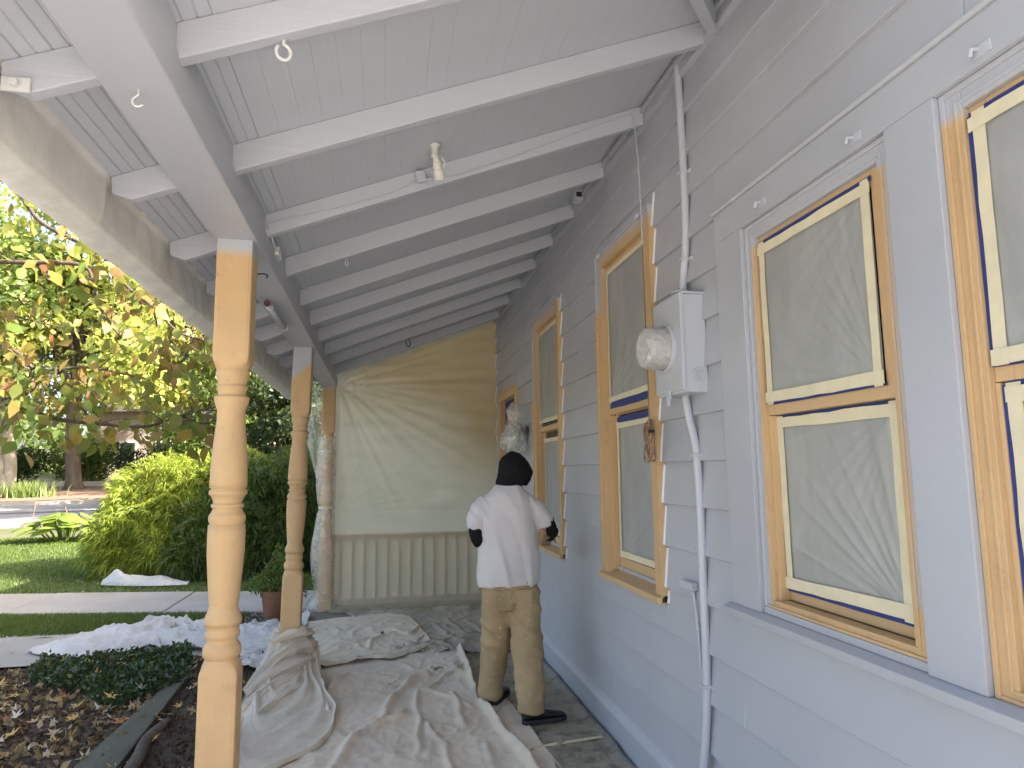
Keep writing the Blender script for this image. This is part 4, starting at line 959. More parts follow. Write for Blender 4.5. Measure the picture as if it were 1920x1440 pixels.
for z0, y0, sx in ((3.02, 2.904, -1), (2.60, 2.93, -1), (1.68, 2.90, -1), (.68, 2.90, -1)):
    B().box(1.366, 1.412, y0-.022, y0+.022, z0-.007, z0+.007).box(1.400, 1.413, y0-.042, y0-.020, z0-.008, z0+.008).obj('strap', M['grey_metal'], cdt, bevel=.003)
pl = thing('outlet_block', (1.38, 3.06, 1.085), 'small grey cable block with thin wires beside the lower conduit', 'outlet')
B().box(1.365, 1.402, 2.965, 3.085, 1.070, 1.105).box(1.362, 1.372, 2.955, 2.99, 1.075, 1.10).obj('housing', M['grey_metal'], pl, bevel=.006)
for dy in (0, .013): B().tube(smooth_path([(1.388, 2.985+dy, 1.072), (1.392, 2.965+dy, .95), (1.396, 2.955+dy, .75), (1.396, 2.94+dy, .45), (1.372, 2.955+dy, .22), (1.36, 2.97+dy, .02)], 5), .0045, 8).obj('wire', M['grey_metal'], pl, smooth=True)
B().box(1.392, 1.408, 2.955, 2.985, .90, .912).obj('clip', M['grey_metal'], pl)

# spotlight, junction box and cable along the second full rafter
sp = thing('spotlight', (.225, 3.13, 3.19), 'small beige spotlight hanging under the ceiling boards by its junction box', 'spotlight')
zc = rz(.225)+DV
B().lathe([(zc+.002, .030), (zc-.008, .032), (zc-.014, .018), (zc-.05, .015), (zc-.056, .02), (zc-.066, .018)], (.225, 3.13), 16).obj('ceiling_mount', M['beige_metal'], sp, smooth=True)
dv = Vector((.03, .05, -.12)).normalized(); p0 = Vector((.228, 3.135, zc-.055))
B().tube([p0-dv*.01, p0+dv*.025, p0+dv*.03, p0+dv*.06, p0+dv*.065, p0+dv*.11], [.015, .017, .021, .021, .026, .028], 16).obj('lamp_head', M['beige_metal'], sp, smooth=False, bevel=.001)
B().tube(smooth_path([p0+Vector((.03, 0, .0)), p0+Vector((.045, .0, -.03)), p0+dv*.05+Vector((.03, 0, 0))], 5), .003, 6).obj('yoke', M['white_plastic'], sp)
jb = thing('junction_box', (.165, 3.35, 3.09), 'small grey junction box screwed to the rafter beside the spotlight', 'junction box')
B().box(.145, .195, 3.338, 3.3625, rz(.17)+.035, rz(.17)+.095, rot=Matrix.Rotation(R(-12), 3, 'Y'), org=(.17, 3.35, rz(.17)+.06)).obj('box', M['grey_metal'], jb, bevel=.005)
B().tube([(.195, 3.35, rz(.17)+.05), (.235, 3.32, rz(.2)+.035)], .009, 8).obj('nipple', M['grey_metal'], jb)
def onraf(x, k): return (x, 3.3585, rz(x)+k)
wpath = smooth_path([onraf(-.565, .03), onraf(-.54, .055), onraf(-.32, .035), onraf(-.01, .030), onraf(.14, .055)], 6)
wp2 = smooth_path([onraf(.20, .048), onraf(.34, .020), onraf(.62, .030), onraf(.91, .055), onraf(1.15, .072), onraf(1.28, .080), (1.318, 3.350, rz(1.318)+.07), (1.325, 3.335, rz(1.32)-.03), (1.330, 3.310, 3.2), (1.333, 3.305, 2.8)], 6)
cb = thing('cable', (.3, 3.35, 3.0), 'thin grey cable stapled along the rafter from the beam to the wall', 'cable')
B().tube(wpath, .0042, 6).obj('left_run', M['grey_metal'], cb, smooth=True)
B().tube(wp2, .0036, 6).obj('right_run', M['grey_metal'], cb, smooth=True)
B().tube(smooth_path([onraf(-.565, .03), (-.560, 3.375, 2.80), (-.558, 3.50, 2.765), (-.558, 3.60, 2.770)], 5), .005, 6).obj('beam_drop', M['white_plastic'], cb, smooth=True)
B().box(-.572, -.548, 3.60, 3.70, 2.745, 2.79).obj('connector', M['white_plastic'], cb, bevel=.005)
# extension cord coil hanging in front of the window left of the meter
ec = thing('extension_cord', (1.333, 3.30, 1.6), 'coiled brown extension cord hanging in front of the window beside the meter', 'cord')
B().tube(smooth_path([(1.333, 3.305, 2.8), (1.334, 3.303, 2.4), (1.334, 3.300, 2.0), (1.333, 3.30, 1.86)], 6), .0034, 6).obj('hanging_lead', M['cord'], ec, smooth=True)
rr = random.Random(4)
for q in range(7):
    a0 = rr.uniform(0, 6); lp = []; wy, hz = rr.uniform(.030, .058), rr.uniform(.075, .105); oy, oz = rr.uniform(-.012, .012), rr.uniform(-.02, .012)
    for i in range(29):
        a = a0+2*math.pi*i/28; lp.append((1.331+.012*math.sin(a*2+q)+.004*(q-3), 3.30+oy+wy*math.cos(a), 1.765+oz+hz*math.sin(a)))
    B().tube(lp, .0036, 6, cap=False).obj('loop', M['cord'], ec, smooth=True)
B().tube([(1.325, 3.285, 1.825), (1.325, 3.30, 1.80), (1.322, 3.335, 1.795)], .008, 8).obj('tie', M['cord'], ec)
B().box(1.315, 1.335, 3.235, 3.275, 1.80, 1.815).obj('plug', M['black_plastic'], ec, bevel=.003)

# small things: hooks, eye bolt, clips, corner speaker box, old tube holder under the beam
def hook(name, top, kind, mat, label, cat, s=1.0, yaw=0.0):
    t = Vector(top); c, sn = math.cos(yaw), math.sin(yaw); P = lambda u, z: t+Vector((u*c, u*sn, z))*s
    if kind == 'cup': pts = [P(0, .004), P(0, -.018), P(.010, -.026), P(.018, -.038), P(.014, -.054), P(-.002, -.060), P(-.016, -.052)]
    else: pts = [P(0, .004), P(0, -.016)]+[P(.024*math.sin(2*math.pi*i/14), -.016-.028+.028*math.cos(2*math.pi*i/14)) for i in range(13)]
    return tag(B().tube(smooth_path(pts, 4), (.0032 if kind == 'cup' else .0062)*s, 8).obj(name, mat, smooth=True), label, cat)
hook('cup_hook', (-.668, 1.90, BZ), 'cup', M['white_plastic'], 'white cup hook screwed into the underside of the long beam', 'hook', .8, R(180))
hook('eye_bolt', (-.30, 1.935, rz(-.30)), 'eye', M['white_plastic'], 'painted eye bolt under the rafter above the long beam', 'eye bolt', .85, R(20))
hook('screw_hook', (-.231, 4.075, rz(-.231)), 'eye', M['grey_metal'], 'small grey screw hook under the rafter beyond the spotlight', 'hook', .8, R(70))
hook('screw_hook', (.25, 7.48, rz(.25)), 'eye', M['steel'], 'dark screw hook under a far rafter near the plastic sheet', 'hook', 1.3, R(40))
tag(B().tube(smooth_path([(-.592, 3.27, 2.545), (-.560, 3.27, 2.547), (-.545, 3.27, 2.540), (-.552, 3.27, 2.528)], 4), .0032, 8).obj('cup_hook', M['black_plastic'], smooth=True), 'dark hook in the side of the thick near post below the beam', 'hook')
tb = thing('tube_holder', (-.68, 4.3, BZ), 'white plastic tube clipped under the beam between two posts', 'tube')
B().tube([(-.70, 4.22, BZ-.026), (-.70, 4.95, BZ-.026)], .0165, 14).obj('tube', M['grey_metal'], tb, smooth=True)
B().lathe([(4.205, .008), (4.203, .0185), (4.225, .0185)], (-.70, BZ-.026), 16, axis='y').obj('end_cap', simple('end_cap_red', (.10, .035, .03), .5), tb)
for y in (4.30, 4.93): B().tube([(-.70+.021*math.cos(a), y, BZ-.026+.022*math.sin(a)) for a in lin(-math.pi*1.1, .15*math.pi, 12)]+[(-.678, y, BZ+.002)], .003, 6).obj('clip', M['white_plastic'], tb)
bx = thing('corner_box', (1.37, 4.52, 3.56), 'small square grey box on the frieze between rafters', 'box')
B().box(1.318, 1.383, 4.50, 4.575, 3.530, 3.612).obj('case', M['grey_metal'], bx, bevel=.004)
B().box(1.330, 1.372, 4.4975, 4.4995, 3.555, 3.590).obj('grille', M['dark_wood'], bx)
for (y, z, lb) in ((2.262, 2.612, 'painted clip above the far corner of the window with a wide surround'), (1.738, 2.608, 'painted clip above the near corner of the window with a wide surround'), (1.288, 2.605, 'painted clip above the window cut off by the picture edge')):
    cl = thing('curtain_clip', (W-.024, y, z), lb, 'clip')
    B().box(W-.0285, W-.0238, y-.028, y+.020, z-.014, z+.014).obj('plate', M['grey_metal'], cl, bevel=.001)
    B().tube([(W-.029, y+.005, z+.006), (W-.045, y+.008, z+.004), (W-.048, y+.010, z-.016)], .0055, 8).obj('prong', M['grey_metal'], cl)
for (y, z, lb) in ((3.47, 3.015, 'small painted bracket at the head of the window beside the meter, meter side'), (4.17, 3.01, 'small painted bracket at the head of the window beside the meter, far side')):
    o = B().box(W-.056, W-.040, y-.012, y+.012, z-.012, z+.016).box(W-.062, W-.055, y-.006, y+.006, z-.022, z+.004).obj('shade_bracket', M['grey_metal'], None, bevel=.002); tag(o, lb, 'bracket')
o = B().box(-1.00, -.93, 1.893, 1.902, 2.625, 2.665).tube([(-.965, 1.893, 2.645), (-.965, 1.878, 2.645)], .012, 10).obj('tail_bracket', M['white_plastic'], None, bevel=.002); tag(o, 'white painted metal bracket on the tail of the nearest rafter', 'bracket')

# wall lantern tied up in a plastic bag
lm = thing('wall_lamp', (W, 6.70, 1.95), 'wall lantern on a round backplate by the far door, hidden in a bag', 'lamp')
B().lathe([(W+.01, .085), (W-.022, .085), (W-.034, .06), (W-.038, .02)], (6.70, 1.97), 24, axis='x').obj('backplate', M['steel'], lm)
B().tube(smooth_path([(W-.03, 6.70, 1.97), (W-.09, 6.69, 2.05), (W-.15, 6.68, 2.07)], 5), .011, 8).obj('arm', M['steel'], lm, smooth=True)
B().lathe([(2.10, .01), (2.08, .03), (2.06, .075), (2.04, .07), (1.86, .055), (1.84, .06), (1.82, .02)], (W-.15, 6.68), 8).obj('lantern', M['beige_metal'], lm)
V = []; Fc = []; n = 40; zs = lin(1.76, 2.27, 44)
for z in zs:
    for k in range(n):
        a = 2*math.pi*k/n
        r = .105*math.exp(-((z-1.92)/.15)**2)+.045*math.exp(-((z-2.20)/.05)**2)+.028
        r *= 1+.30*nz(math.cos(a)*2+z*3, math.sin(a)*2, z*7)+.16*nz(a*3, z*16, 4)
        V.append((W-.148+min(r*math.cos(a), .125), 6.68+r*1.15*math.sin(a), z+.02*nz(a*2, z*9, 8)))
for j in range(len(zs)-1):
    for k in range(n): Fc.append((j*n+k, j*n+(k+1) % n, (j+1)*n+(k+1) % n, (j+1)*n+k))
tag(mesh_obj('plastic_bag', V, Fc, M['film_bag'], None, True), 'crumpled clear plastic bag tied over the wall lantern', 'plastic bag')

# ------------------------------------------------------------------ garden things
# terracotta pot and its plant
pot = thing('flower_pot', (-1.235, 8.66, GZ), 'terracotta pot on the gravel beside the wrapped end post', 'pot')
M['terra'] = simple('terracotta', (.26, .125, .07), .85, .15, 10, .3, 60, (.17, .085, .05))
B().lathe([(GZ, .105), (GZ+.004, .115), (GZ+.28, .152), (GZ+.285, .168), (GZ+.355, .172), (GZ+.36, .165), (GZ+.355, .152), (GZ+.32, .148)], (-1.235, 8.66), 36).obj('body', M['terra'], pot, smooth=False)
B().lathe([(GZ+.08, .127), (GZ+.085, .130), (GZ+.095, .131), (GZ+.10, .129)], (-1.235, 8.66), 36, cap=False).obj('moulded_ring', M['terra'], pot)

def leaf_mat(name, stops, trans=.35, rough=.5, sheen=.3):
    m, t = new_mat(name)
    rnd = N(t, 'ShaderNodeNewGeometry').outputs['Random Per Island']
    c = ramp_(t, rnd, stops)
    c = mixc(t, math_(t, 'MULTIPLY', noise_(t, 40, 3), .35), c, tuple(x*.55 for x in stops[len(stops)//2][1]))
    p = principled(t, c, rough, None, sheen); tr_ = N(t, 'ShaderNodeBsdfTranslucent')
    c2 = mixc(t, .35, c, (.45, .55, .06)); t.links.new(c2, tr_.inputs[0])
    mx_ = N(t, 'ShaderNodeMixShader'); mx_.inputs[0].default_value = trans
    t.links.new(p.outputs[0], mx_.inputs[1]); t.links.new(tr_.outputs[0], mx_.inputs[2]); out(t, mx_.outputs[0]); return m
def leaf_cloud(P, size, aspect=.55, droop=0.0, rng=RNG, up=None, fold=.25):
    """folded pointed leaves: 6 vertices, 4 triangles each"""
    n = len(P); d = rng.normal(size=(n, 3)); d[:, 2] -= droop; d /= np.linalg.norm(d, axis=1)[:, None]
    r = rng.normal(size=(n, 3))
    if up is not None: r = np.cross(d, np.array(up)+rng.normal(size=(n, 3))*.45)
    s = np.cross(d, r); s /= np.linalg.norm(s, axis=1)[:, None]+1e-9; nn = np.cross(d, s)
    L = (size*rng.uniform(.65, 1.25, n))[:, None]; w_ = L*aspect*.5
    a = P; m1 = P+d*L*.42+s*w_+nn*L*fold*.3; m2 = P+d*L*.42-s*w_+nn*L*fold*.3; tip = P+d*L-nn*L*.08; c = P+d*L*.48-nn*L*.03
    V = np.stack([a, m1, tip, m2, c], 1).reshape(-1, 3); o = (np.arange(n)*5)[:, None]
    T = np.concatenate([o+np.array([[0, 1, 4]]), o+np.array([[1, 2, 4]]), o+np.array([[2, 3, 4]]), o+np.array([[3, 0, 4]])], 0)
    return V, T
def lobes_points(lobes, n, rng=RNG, shell=.55, squash=1.0):
    """points in a set of ellipsoid lobes, denser towards the skin"""
    wts = np.array([l[3]*l[4]*l[5] for l in lobes])**.67; wts /= wts.sum(); idx = rng.choice(len(lobes), n, p=wts)
    d = rng.normal(size=(n, 3)); d /= np.linalg.norm(d, axis=1)[:, None]; r = rng.uniform(shell**3, 1, n)**(1/3)
    A = np.array([l[:6] for l in lobes]); return A[idx, :3]+d*r[:, None]*A[idx, 3:6]
M['bark'] = simple('bark', (.13, .105, .085), .95, .2, 6, .8, 25, (.07, .055, .045), stretch=(1, 1, .2), bd=.02)
M['bark_pale'] = simple('pale_bark', (.42, .38, .32), .9, .2, 5, .6, 20, (.22, .19, .15), stretch=(1, 1, .4), bd=.02)
M['twig'] = simple('dogwood_twig', (.10, .075, .06), .9, .2, 20, .5, 60)

# plant in the pot
pts = lobes_points([(-1.235, 8.64, .36, .24, .22, .16), (-1.40, 8.60, .34, .14, .14, .12), (-1.05, 8.60, .36, .16, .15, .14), (-1.20, 8.66, .50, .16, .15, .14), (-1.22, 8.64, .66, .06, .06, .16), (-.92, 8.62, .30, .13, .12, .14)], 1500, shell=.1)
V, T = leaf_cloud(pts, .050, .5, .2)
pp_ = thing('potted_plant', (-1.235, 8.66, GZ+.3), 'leafy green plant spilling over the rim of the terracotta pot', 'plant')
np_obj('foliage', V, T, leaf_mat('pot_leaf', [(0, (.07, .12, .03)), (.6, (.11, .17, .045)), (.92, (.14, .20, .06)), (1, (.35, .20, .05))]), pp_)['kind'] = 'stuff'
for q in range(9):
    a = q*.7; B().tube(smooth_path([(-1.235, 8.66, GZ+.32), (-1.235+.08*math.cos(a), 8.66+.08*math.sin(a), .40), (-1.235+.2*math.cos(a), 8.66+.16*math.sin(a), .48+.03*(q % 3))], 4), .0035, 5).obj('stem', M['twig'], pp_)

# trees -------------------------------------------------------------
def limb_path(p0, p1, bend, rnd, n=7):
    p0, p1 = Vector(p0), Vector(p1); L = (p1-p0).length; o = []
    for i in range(n):
        t = i/(n-1); w_ = math.sin(math.pi*t)*L*bend; o.append(p0.lerp(p1, t)+Vector((rnd.uniform(-1, 1), rnd.uniform(-1, 1), rnd.uniform(-.3, 1)))*w_*.6*(1 if 0 < i < n-1 else 0))
    return smooth_path(o, 3)
def tree(name, base, h, rad, nleaf, lsize, lmat, bmat, label, seed, low=.25, trunk=.22, cat='tree', lobes=None, group=None, forks=1, shell=.35, lean=(0, 0)):
    rnd = random.Random(seed); rg = np.random.default_rng(seed); bx, by = base; bz = terr(bx, by)
    t = thing(name, (bx, by, bz), label, cat, group)
    if lobes is None:
        lobes = []
        for q in range(26):
            a = rnd.uniform(0, 2*math.pi); f = rnd.random(); z = bz+h*(low+.08+(1-low-.12)*f); pr_ = math.sin(math.pi*min(.98, .18+.80*f))**.7
            rr_ = rad*pr_*rnd.uniform(.35, .85); s = rad*rnd.uniform(.26, .46)
            lobes.append((bx+lean[0]*f+rr_*math.cos(a), by+lean[1]*f+rr_*math.sin(a), z, s, s, s*.62))
    b = B(); tops = []
    for q in range(forks):
        off = (rnd.uniform(-1, 1)*rad*.45, rnd.uniform(-1, 1)*rad*.3) if forks > 1 else (0, 0)
        tp = Vector((bx+lean[0]*.6+off[0], by+lean[1]*.6+off[1], bz+h*.72)); pth = limb_path((bx+rnd.uniform(-.1, .1)*(forks > 1), by, bz-.1), tp, .05, rnd)
        m_ = len(pth); rs = [max(.02, trunk*(1.35 if i == 0 else 1)*(1-.85*i/(m_-1))) for i in range(m_)]; b.tube(pth, rs, 10); tops.append(pth)
    for l in lobes[:22]:
        pth = tops[rnd.randrange(len(tops))]; k = int(len(pth)*rnd.uniform(.3, .8)); s = pth[k]
        lp = limb_path(s, (l[0], l[1], l[2]), .10, rnd, 5); b.tube(lp, [max(.012, trunk*.35*(1-.9*i/len(lp))) for i in range(len(lp))], 6)
    b.obj('trunk', bmat, t, smooth=True)
    V, T = leaf_cloud(lobes_points(lobes, nleaf, rg, shell), lsize, .7, .15, rg)
    o = np_obj('crown', V, T, lmat, t); o['kind'] = 'stuff'; return t
LM = {'maple': leaf_mat('maple_leaf', [(0, (.28, .36, .09)), (.45, (.40, .46, .12)), (.8, (.52, .54, .16)), (1, (.62, .56, .18))], .5),
      'green': leaf_mat('green_leaf', [(0, (.05, .085, .025)), (.6, (.08, .125, .035)), (1, (.13, .17, .05))], .35),
      'ever': leaf_mat('evergreen_leaf', [(0, (.018, .036, .014)), (.7, (.033, .06, .022)), (1, (.06, .09, .03))], .15),
      'light': leaf_mat('pale_leaf', [(0, (.13, .20, .06)), (.6, (.20, .27, .09)), (1, (.32, .38, .15))], .45)}
tree('shade_tree', (-18.4, 38.5), 13, 5.6, 10000, .34, LM['light'], M['bark_pale'], 'pale-barked tree with several stems across the road', 1, .30, .34, forks=3)
tree('shade_tree', (-15.6, 39.0), 18, 6.0, 9500, .36, LM['maple'], M['bark'], 'straight dark-trunked maple across the road behind the low wall', 2, .24, .40)
tree('shade_tree', (-9.5, 37.0), 17, 6.5, 10500, .36, LM['maple'], M['bark'], 'broad yellowing maple rising behind the golden shrub', 3, .20, .28)
tree('shade_tree', (-13.0, 47.0), 20, 7.5, 9000, .42, LM['maple'], M['bark'], 'tall maple behind the straight dark-trunked one', 4, .22, .3)
tree('shade_tree', (-26, 42), 19, 8, 9000, .42, LM['light'], M['bark'], 'wide pale green tree left of the pale-barked one', 5, .18, .35)
tree('shade_tree', (-4.0, 42.0), 15, 6.5, 12000, .40, LM['green'], M['bark'], 'green tree far behind the dark conifer', 6, .12, .3)
tree('shade_tree', (3.0, 34.0), 14, 6.0, 10000, .40, LM['light'], M['bark'], 'green tree behind the sheeted porch end', 7, .10, .3)
tree('conifer', (-3.1, 22.5), 7.2, 2.3, 16000, .17, LM['ever'], M['bark'], 'dark dense evergreen behind the wide golden shrub', 8, .02, .2, shell=.2)
tree('conifer', (-1.0, 19.5), 6.0, 1.9, 9000, .15, LM['ever'], M['bark'], 'dark evergreen between the bundled post and the end post', 9, .02, .2, shell=.2)
tree('conifer', (-5.6, 27.0), 6.5, 2.6, 9000, .2, LM['green'], M['bark'], 'mid-green evergreen left of the darkest one', 10, .02, .2, shell=.2)
# hedge row across the road
for q, (hx, hy, hw, hh) in enumerate(((-21.5, 43.5, 3.4, 2.3), (-17.5, 44, 2.6, 2.6), (-13.5, 42.5, 2.6, 2.3), (-10.2, 41.5, 2.5, 2.4), (-6.6, 41, 2.6, 2.6))):
    bz = terr(hx, hy); lb = ['left of the pale-barked tree', 'between the pale-barked tree and the dark trunk', 'right of the dark trunk', 'below the yellowing maple', 'behind the conifers'][q]
    tree('hedge_shrub', (hx, hy), hh, hw*.5, 4200, .17, LM['ever'] if q % 2 == 0 else LM['green'], M['bark'], 'dark clipped shrub across the road, '+lb, 60+q, 0, .06, 'shrub',
         [(hx+random.uniform(-.5, .5)*hw, hy+random.uniform(-.4, .4), bz+hh*random.uniform(.2, .8), hw*.35, hw*.3, hh*.35) for _ in range(9)], 'shrubs across the road', shell=.1)
# far house glimpsed between the trunks
fh = thing('neighbour_house', (-15, 56, terr(-15, 56)), 'pale house glimpsed between the trunks across the road', 'house')
z0 = terr(-15, 56)
B().box(-21, -9, 56, 63, z0-.3, z0+5).obj('wall', simple('pale_siding', (.34, .27, .24), .8), fh)
B().prism([(-21.5, z0+4.9), (-15, z0+8.6), (-8.5, z0+4.9)], 'y', 55.5, 63.5).obj('roof', simple('far_shingle', (.16, .14, .13), .9), fh)
for xx in (-19.5, -17, -14.5, -12):
    wn = B().box(xx, xx+1.2, 55.93, 56.02, z0+1.1, z0+2.7).obj('window', simple('white_trim', (.75, .75, .75), .6), fh); B().box(xx+.12, xx+1.08, 55.90, 55.935, z0+1.22, z0+2.58).obj('pane', M['glass'], wn)
lw = B().box(-24, -8, 41.6, 41.9, terr(-15, 41.6)-.1, terr(-15, 41.6)+.35).obj('low_wall', M['concrete'], bevel=.02); tag(lw, 'low concrete edging wall across the road under the trees', 'wall')

lobw = [(x_, random.uniform(62, 78), random.uniform(3, 9), random.uniform(4, 7), 4, random.uniform(4, 7)) for x_ in lin(-75, 30, 44)]
V, T = leaf_cloud(lobes_points(lobw, 26000, shell=.1), .75, .7, .1); tag(np_obj('distant_wood', V, T, LM['green']), 'distant mass of woodland beyond the far house', 'woodland', kind='stuff')
# golden thread-leaf cypress: drooping whip sprays over lobes
def thread_bush(name, base, lobes, n, mat, label, seed, L=.16):
    rg = np.random.default_rng(seed); t = thing(name, (base[0], base[1], terr(*base)), label, 'shrub')
    A = np.array(lobes); wts = (A[:, 3]*A[:, 4]*A[:, 5])**.67; wts /= wts.sum(); idx = rg.choice(len(A), n, p=wts)
    d = rg.normal(size=(n, 3)); d /= np.linalg.norm(d, axis=1)[:, None]; r = rg.uniform(.45, 1.10, n)*(1+.34*np.array([nz(*q) for q in (A[idx, :3]+d*A[idx, 3:6])*2.2]))
    P = A[idx, :3]+d*A[idx, 3:6]*r[:, None]; P[:, 2] = np.maximum(P[:, 2], GZ+.06)
    o = d*np.array([1, 1, .7])+rg.normal(size=(n, 3))*.35; o /= np.linalg.norm(o, axis=1)[:, None]
    Ls = (L*rg.uniform(.5, 1.4, n))[:, None]; s = np.cross(o, rg.normal(size=(n, 3))); s /= np.linalg.norm(s, axis=1)[:, None]+1e-9
    Vs = []; dn = np.array([0, 0, 1.0])
    for q in range(6):                                  # a spray of hanging threads
        dq = o+rg.normal(size=(n, 3))*.42; dq /= np.linalg.norm(dq, axis=1)[:, None]
        w_ = (.0045+.0035*rg.random(n))[:, None]; l_ = Ls*rg.uniform(.6, 1.15, (n, 1)); sq = np.cross(dq, s); sq /= np.linalg.norm(sq, axis=1)[:, None]+1e-9
        m_ = P+dq*l_*.55; e_ = m_+dq*l_*.40-dn*l_*.38
        Vs.append(np.stack([P-sq*w_*.6, P+sq*w_*.6, m_+sq*w_, m_-sq*w_, e_], 1))
    V = np.concatenate(Vs, 0).reshape(-1, 3); k = (np.arange(n*6)*5)[:, None]
    T = np.concatenate([k+np.array([[0, 1, 2]]), k+np.array([[0, 2, 3]]), k+np.array([[3, 2, 4]])], 0)
    np_obj('foliage', V, T, mat, t)['kind'] = 'stuff'
    b = B(); rnd = random.Random(seed)
    for l in lobes:
        b.tube(limb_path((base[0]+rnd.uniform(-.3, .3), base[1]+rnd.uniform(-.2, .2), GZ), (l[0], l[1], l[2]), .08, rnd, 5), [.035-.0015*i for i in range(13)], 6)
    b.obj('stems', M['bark'], t); return t
M['gold'] = leaf_mat('golden_thread_leaf', [(0, (.12, .19, .03)), (.5, (.22, .29, .04)), (.85, (.34, .38, .055)), (1, (.45, .45, .08))], .4)
M['cypress'] = leaf_mat('shaded_thread_leaf', [(0, (.035, .07, .018)), (.5, (.055, .10, .026)), (1, (.10, .15, .04))], .3)  # darker copy of the golden leaf, with the house shade put into its colour
gl = [(-4.55, 13.2, .95, .70, .7, .65), (-4.75, 13.0, .45, .62, .7, .50), (-4.1, 13.3, 1.40, .75, .7, .52), (-3.5, 13.4, 1.50, .75, .7, .48), (-3.9, 12.8, .75, .75, .65, .65), (-3.2, 13.1, 1.0, .8, .7, .7), (-4.3, 12.7, .25, .55, .45, .40), (-3.6, 12.45, .35, .6, .4, .45), (-2.75, 13.2, 1.45, .6, .6, .5)]
gl = [(x+.42 if x < -3.7 else x+.2, y, z, a_, b_, c_) for x, y, z, a_, b_, c_ in gl]
thread_bush('golden_cypress', (-3.8, 13.1), gl, 15000, M['gold'], 'wide golden thread-leaf cypress lit from above beside the lawn', 4, .21)
gr = [(-2.3, 12.9, 1.20, .8, .7, .75), (-2.7, 12.4, .60, .75, .55, .60), (-1.7, 12.8, .75, .75, .7, .75), (-2.0, 12.3, .30, .7, .45, .42), (-1.25, 13.0, 1.3, .7, .7, .75), (-.8, 13.0, .7, .7, .7, .8), (-3.1, 12.2, .25, .45, .4, .38), (-1.7, 13.2, 1.55, .6, .6, .45), (-.5, 13.2, 1.4, .6, .6, .6)]
thread_bush('shaded_cypress', (-1.9, 12.8), gr, 14000, M['cypress'], 'shaded part of the thread-leaf cypress behind the two turned posts, dark in its leaf colour', 5, .21)

# large-leaved plant by the road edge of the lawn
M['hosta'] = leaf_mat('hosta_leaf', [(0, (.10, .16, .03)), (.6, (.18, .25, .05)), (1, (.33, .36, .10))], .4)
hs = thing('hosta', (-7.2, 17.7, terr(-7.2, 17.7)), 'big-leaved hosta clump at the sunny lawn edge with dried flower stalks', 'plant')
rr = random.Random(12); hz0 = terr(-7.2, 17.7)
def big_leaf(c, yaw, pitch, L, wd):
    d = Vector((math.cos(yaw)*math.cos(pitch), math.sin(yaw)*math.cos(pitch), math.sin(pitch))); s = Vector((-math.sin(yaw), math.cos(yaw), 0)); nn = s.cross(d); V = []
    out_ = [(0, .0), (.08, .34), (.28, .50), (.55, .46), (.8, .27), (1.0, 0)]; m_ = len(out_)
    for t, w_ in out_:
        bend = -.25*t*t*L
        for q in (-1, -.5, 0, .5, 1): V.append(Vector(c)+d*L*t+s*w_*wd*q*2*.5+nn*(abs(q)*.10*L*w_*2)+Vector((0, 0, bend)))
    F_ = [(i*5+k, i*5+k+1, (i+1)*5+k+1, (i+1)*5+k) for i in range(m_-1) for k in range(4)]; return V, F_
for q in range(46):
    a = rr.uniform(0, 6.28); r0 = rr.uniform(.05, .62); cx, cy = -7.2+r0*1.5*math.cos(a), 17.7+r0*.7*math.sin(a); h_ = .22+.48*(1-r0/.7)+rr.uniform(-.05, .1)
    V, F_ = big_leaf((cx, cy, hz0+h_), a+rr.uniform(-.4, .4), rr.uniform(-.35, .25), rr.uniform(.34, .50), rr.uniform(.30, .42))
    lf = mesh_obj('leaf', V, F_, M['hosta'], hs, True)
    B().tube([(-7.2+r0*.6*math.cos(a), 17.7+r0*.3*math.sin(a), hz0), (cx, cy, hz0+h_)], .010, 5).obj('stalk', M['hosta'], lf)
for q in range(3):
    x0 = -7.2+rr.uniform(-.8, .8); B().tube([(x0*.3-5.04, 17.7, hz0+.1), (x0, 17.6, hz0+.6), (x0+rr.uniform(-.2, .2), 17.6, hz0+rr.uniform(.75, .98))], .006, 5).obj('flower_stalk', M['cord'], hs)
gc = thing('grass_clump', (-14.9, 32.5, terr(-14.9, 32.5)), 'clump of strappy green leaves on the far verge', 'plant')
def blades(cx, cy, rx, ry, n, h, wd, rg, zf, lean=.5):
    P = np.stack([cx+rx*rg.normal(size=n)*.5, cy+ry*rg.normal(size=n)*.5, np.zeros(n)], 1); P[:, 2] = [zf(a, b) for a, b in P[:, :2]]
    return blade_mesh(P, h, wd, rg, lean)
def blade_mesh(P, h, wd, rg, lean=.5):
    n = len(P); H = (h*rg.uniform(.5, 1.3, n))[:, None]; a = rg.uniform(0, 6.28, n); s = np.stack([np.cos(a), np.sin(a), 0*a], 1); l = np.stack([-np.sin(a), np.cos(a), 0*a], 1)*rg.normal(size=(n, 1))*lean
    up = np.array([0, 0, 1.0]); m_ = P+up*H*.6+l*H*.3; tp = P+up*H*.95+l*H
    V = np.stack([P-s*wd, P+s*wd, m_+s*wd*.7, m_-s*wd*.7, tp], 1).reshape(-1, 3); k = (np.arange(n)*5)[:, None]
    return V, np.concatenate([k+np.array([[0, 1, 2]]), k+np.array([[0, 2, 3]]), k+np.array([[3, 2, 4]])], 0)
V, T = blades(-14.9, 32.6, 1.0, .5, 500, .75, .02, RNG, terr, .6); np_obj('blades', V, T, LM['light'], gc)['kind'] = 'stuff'
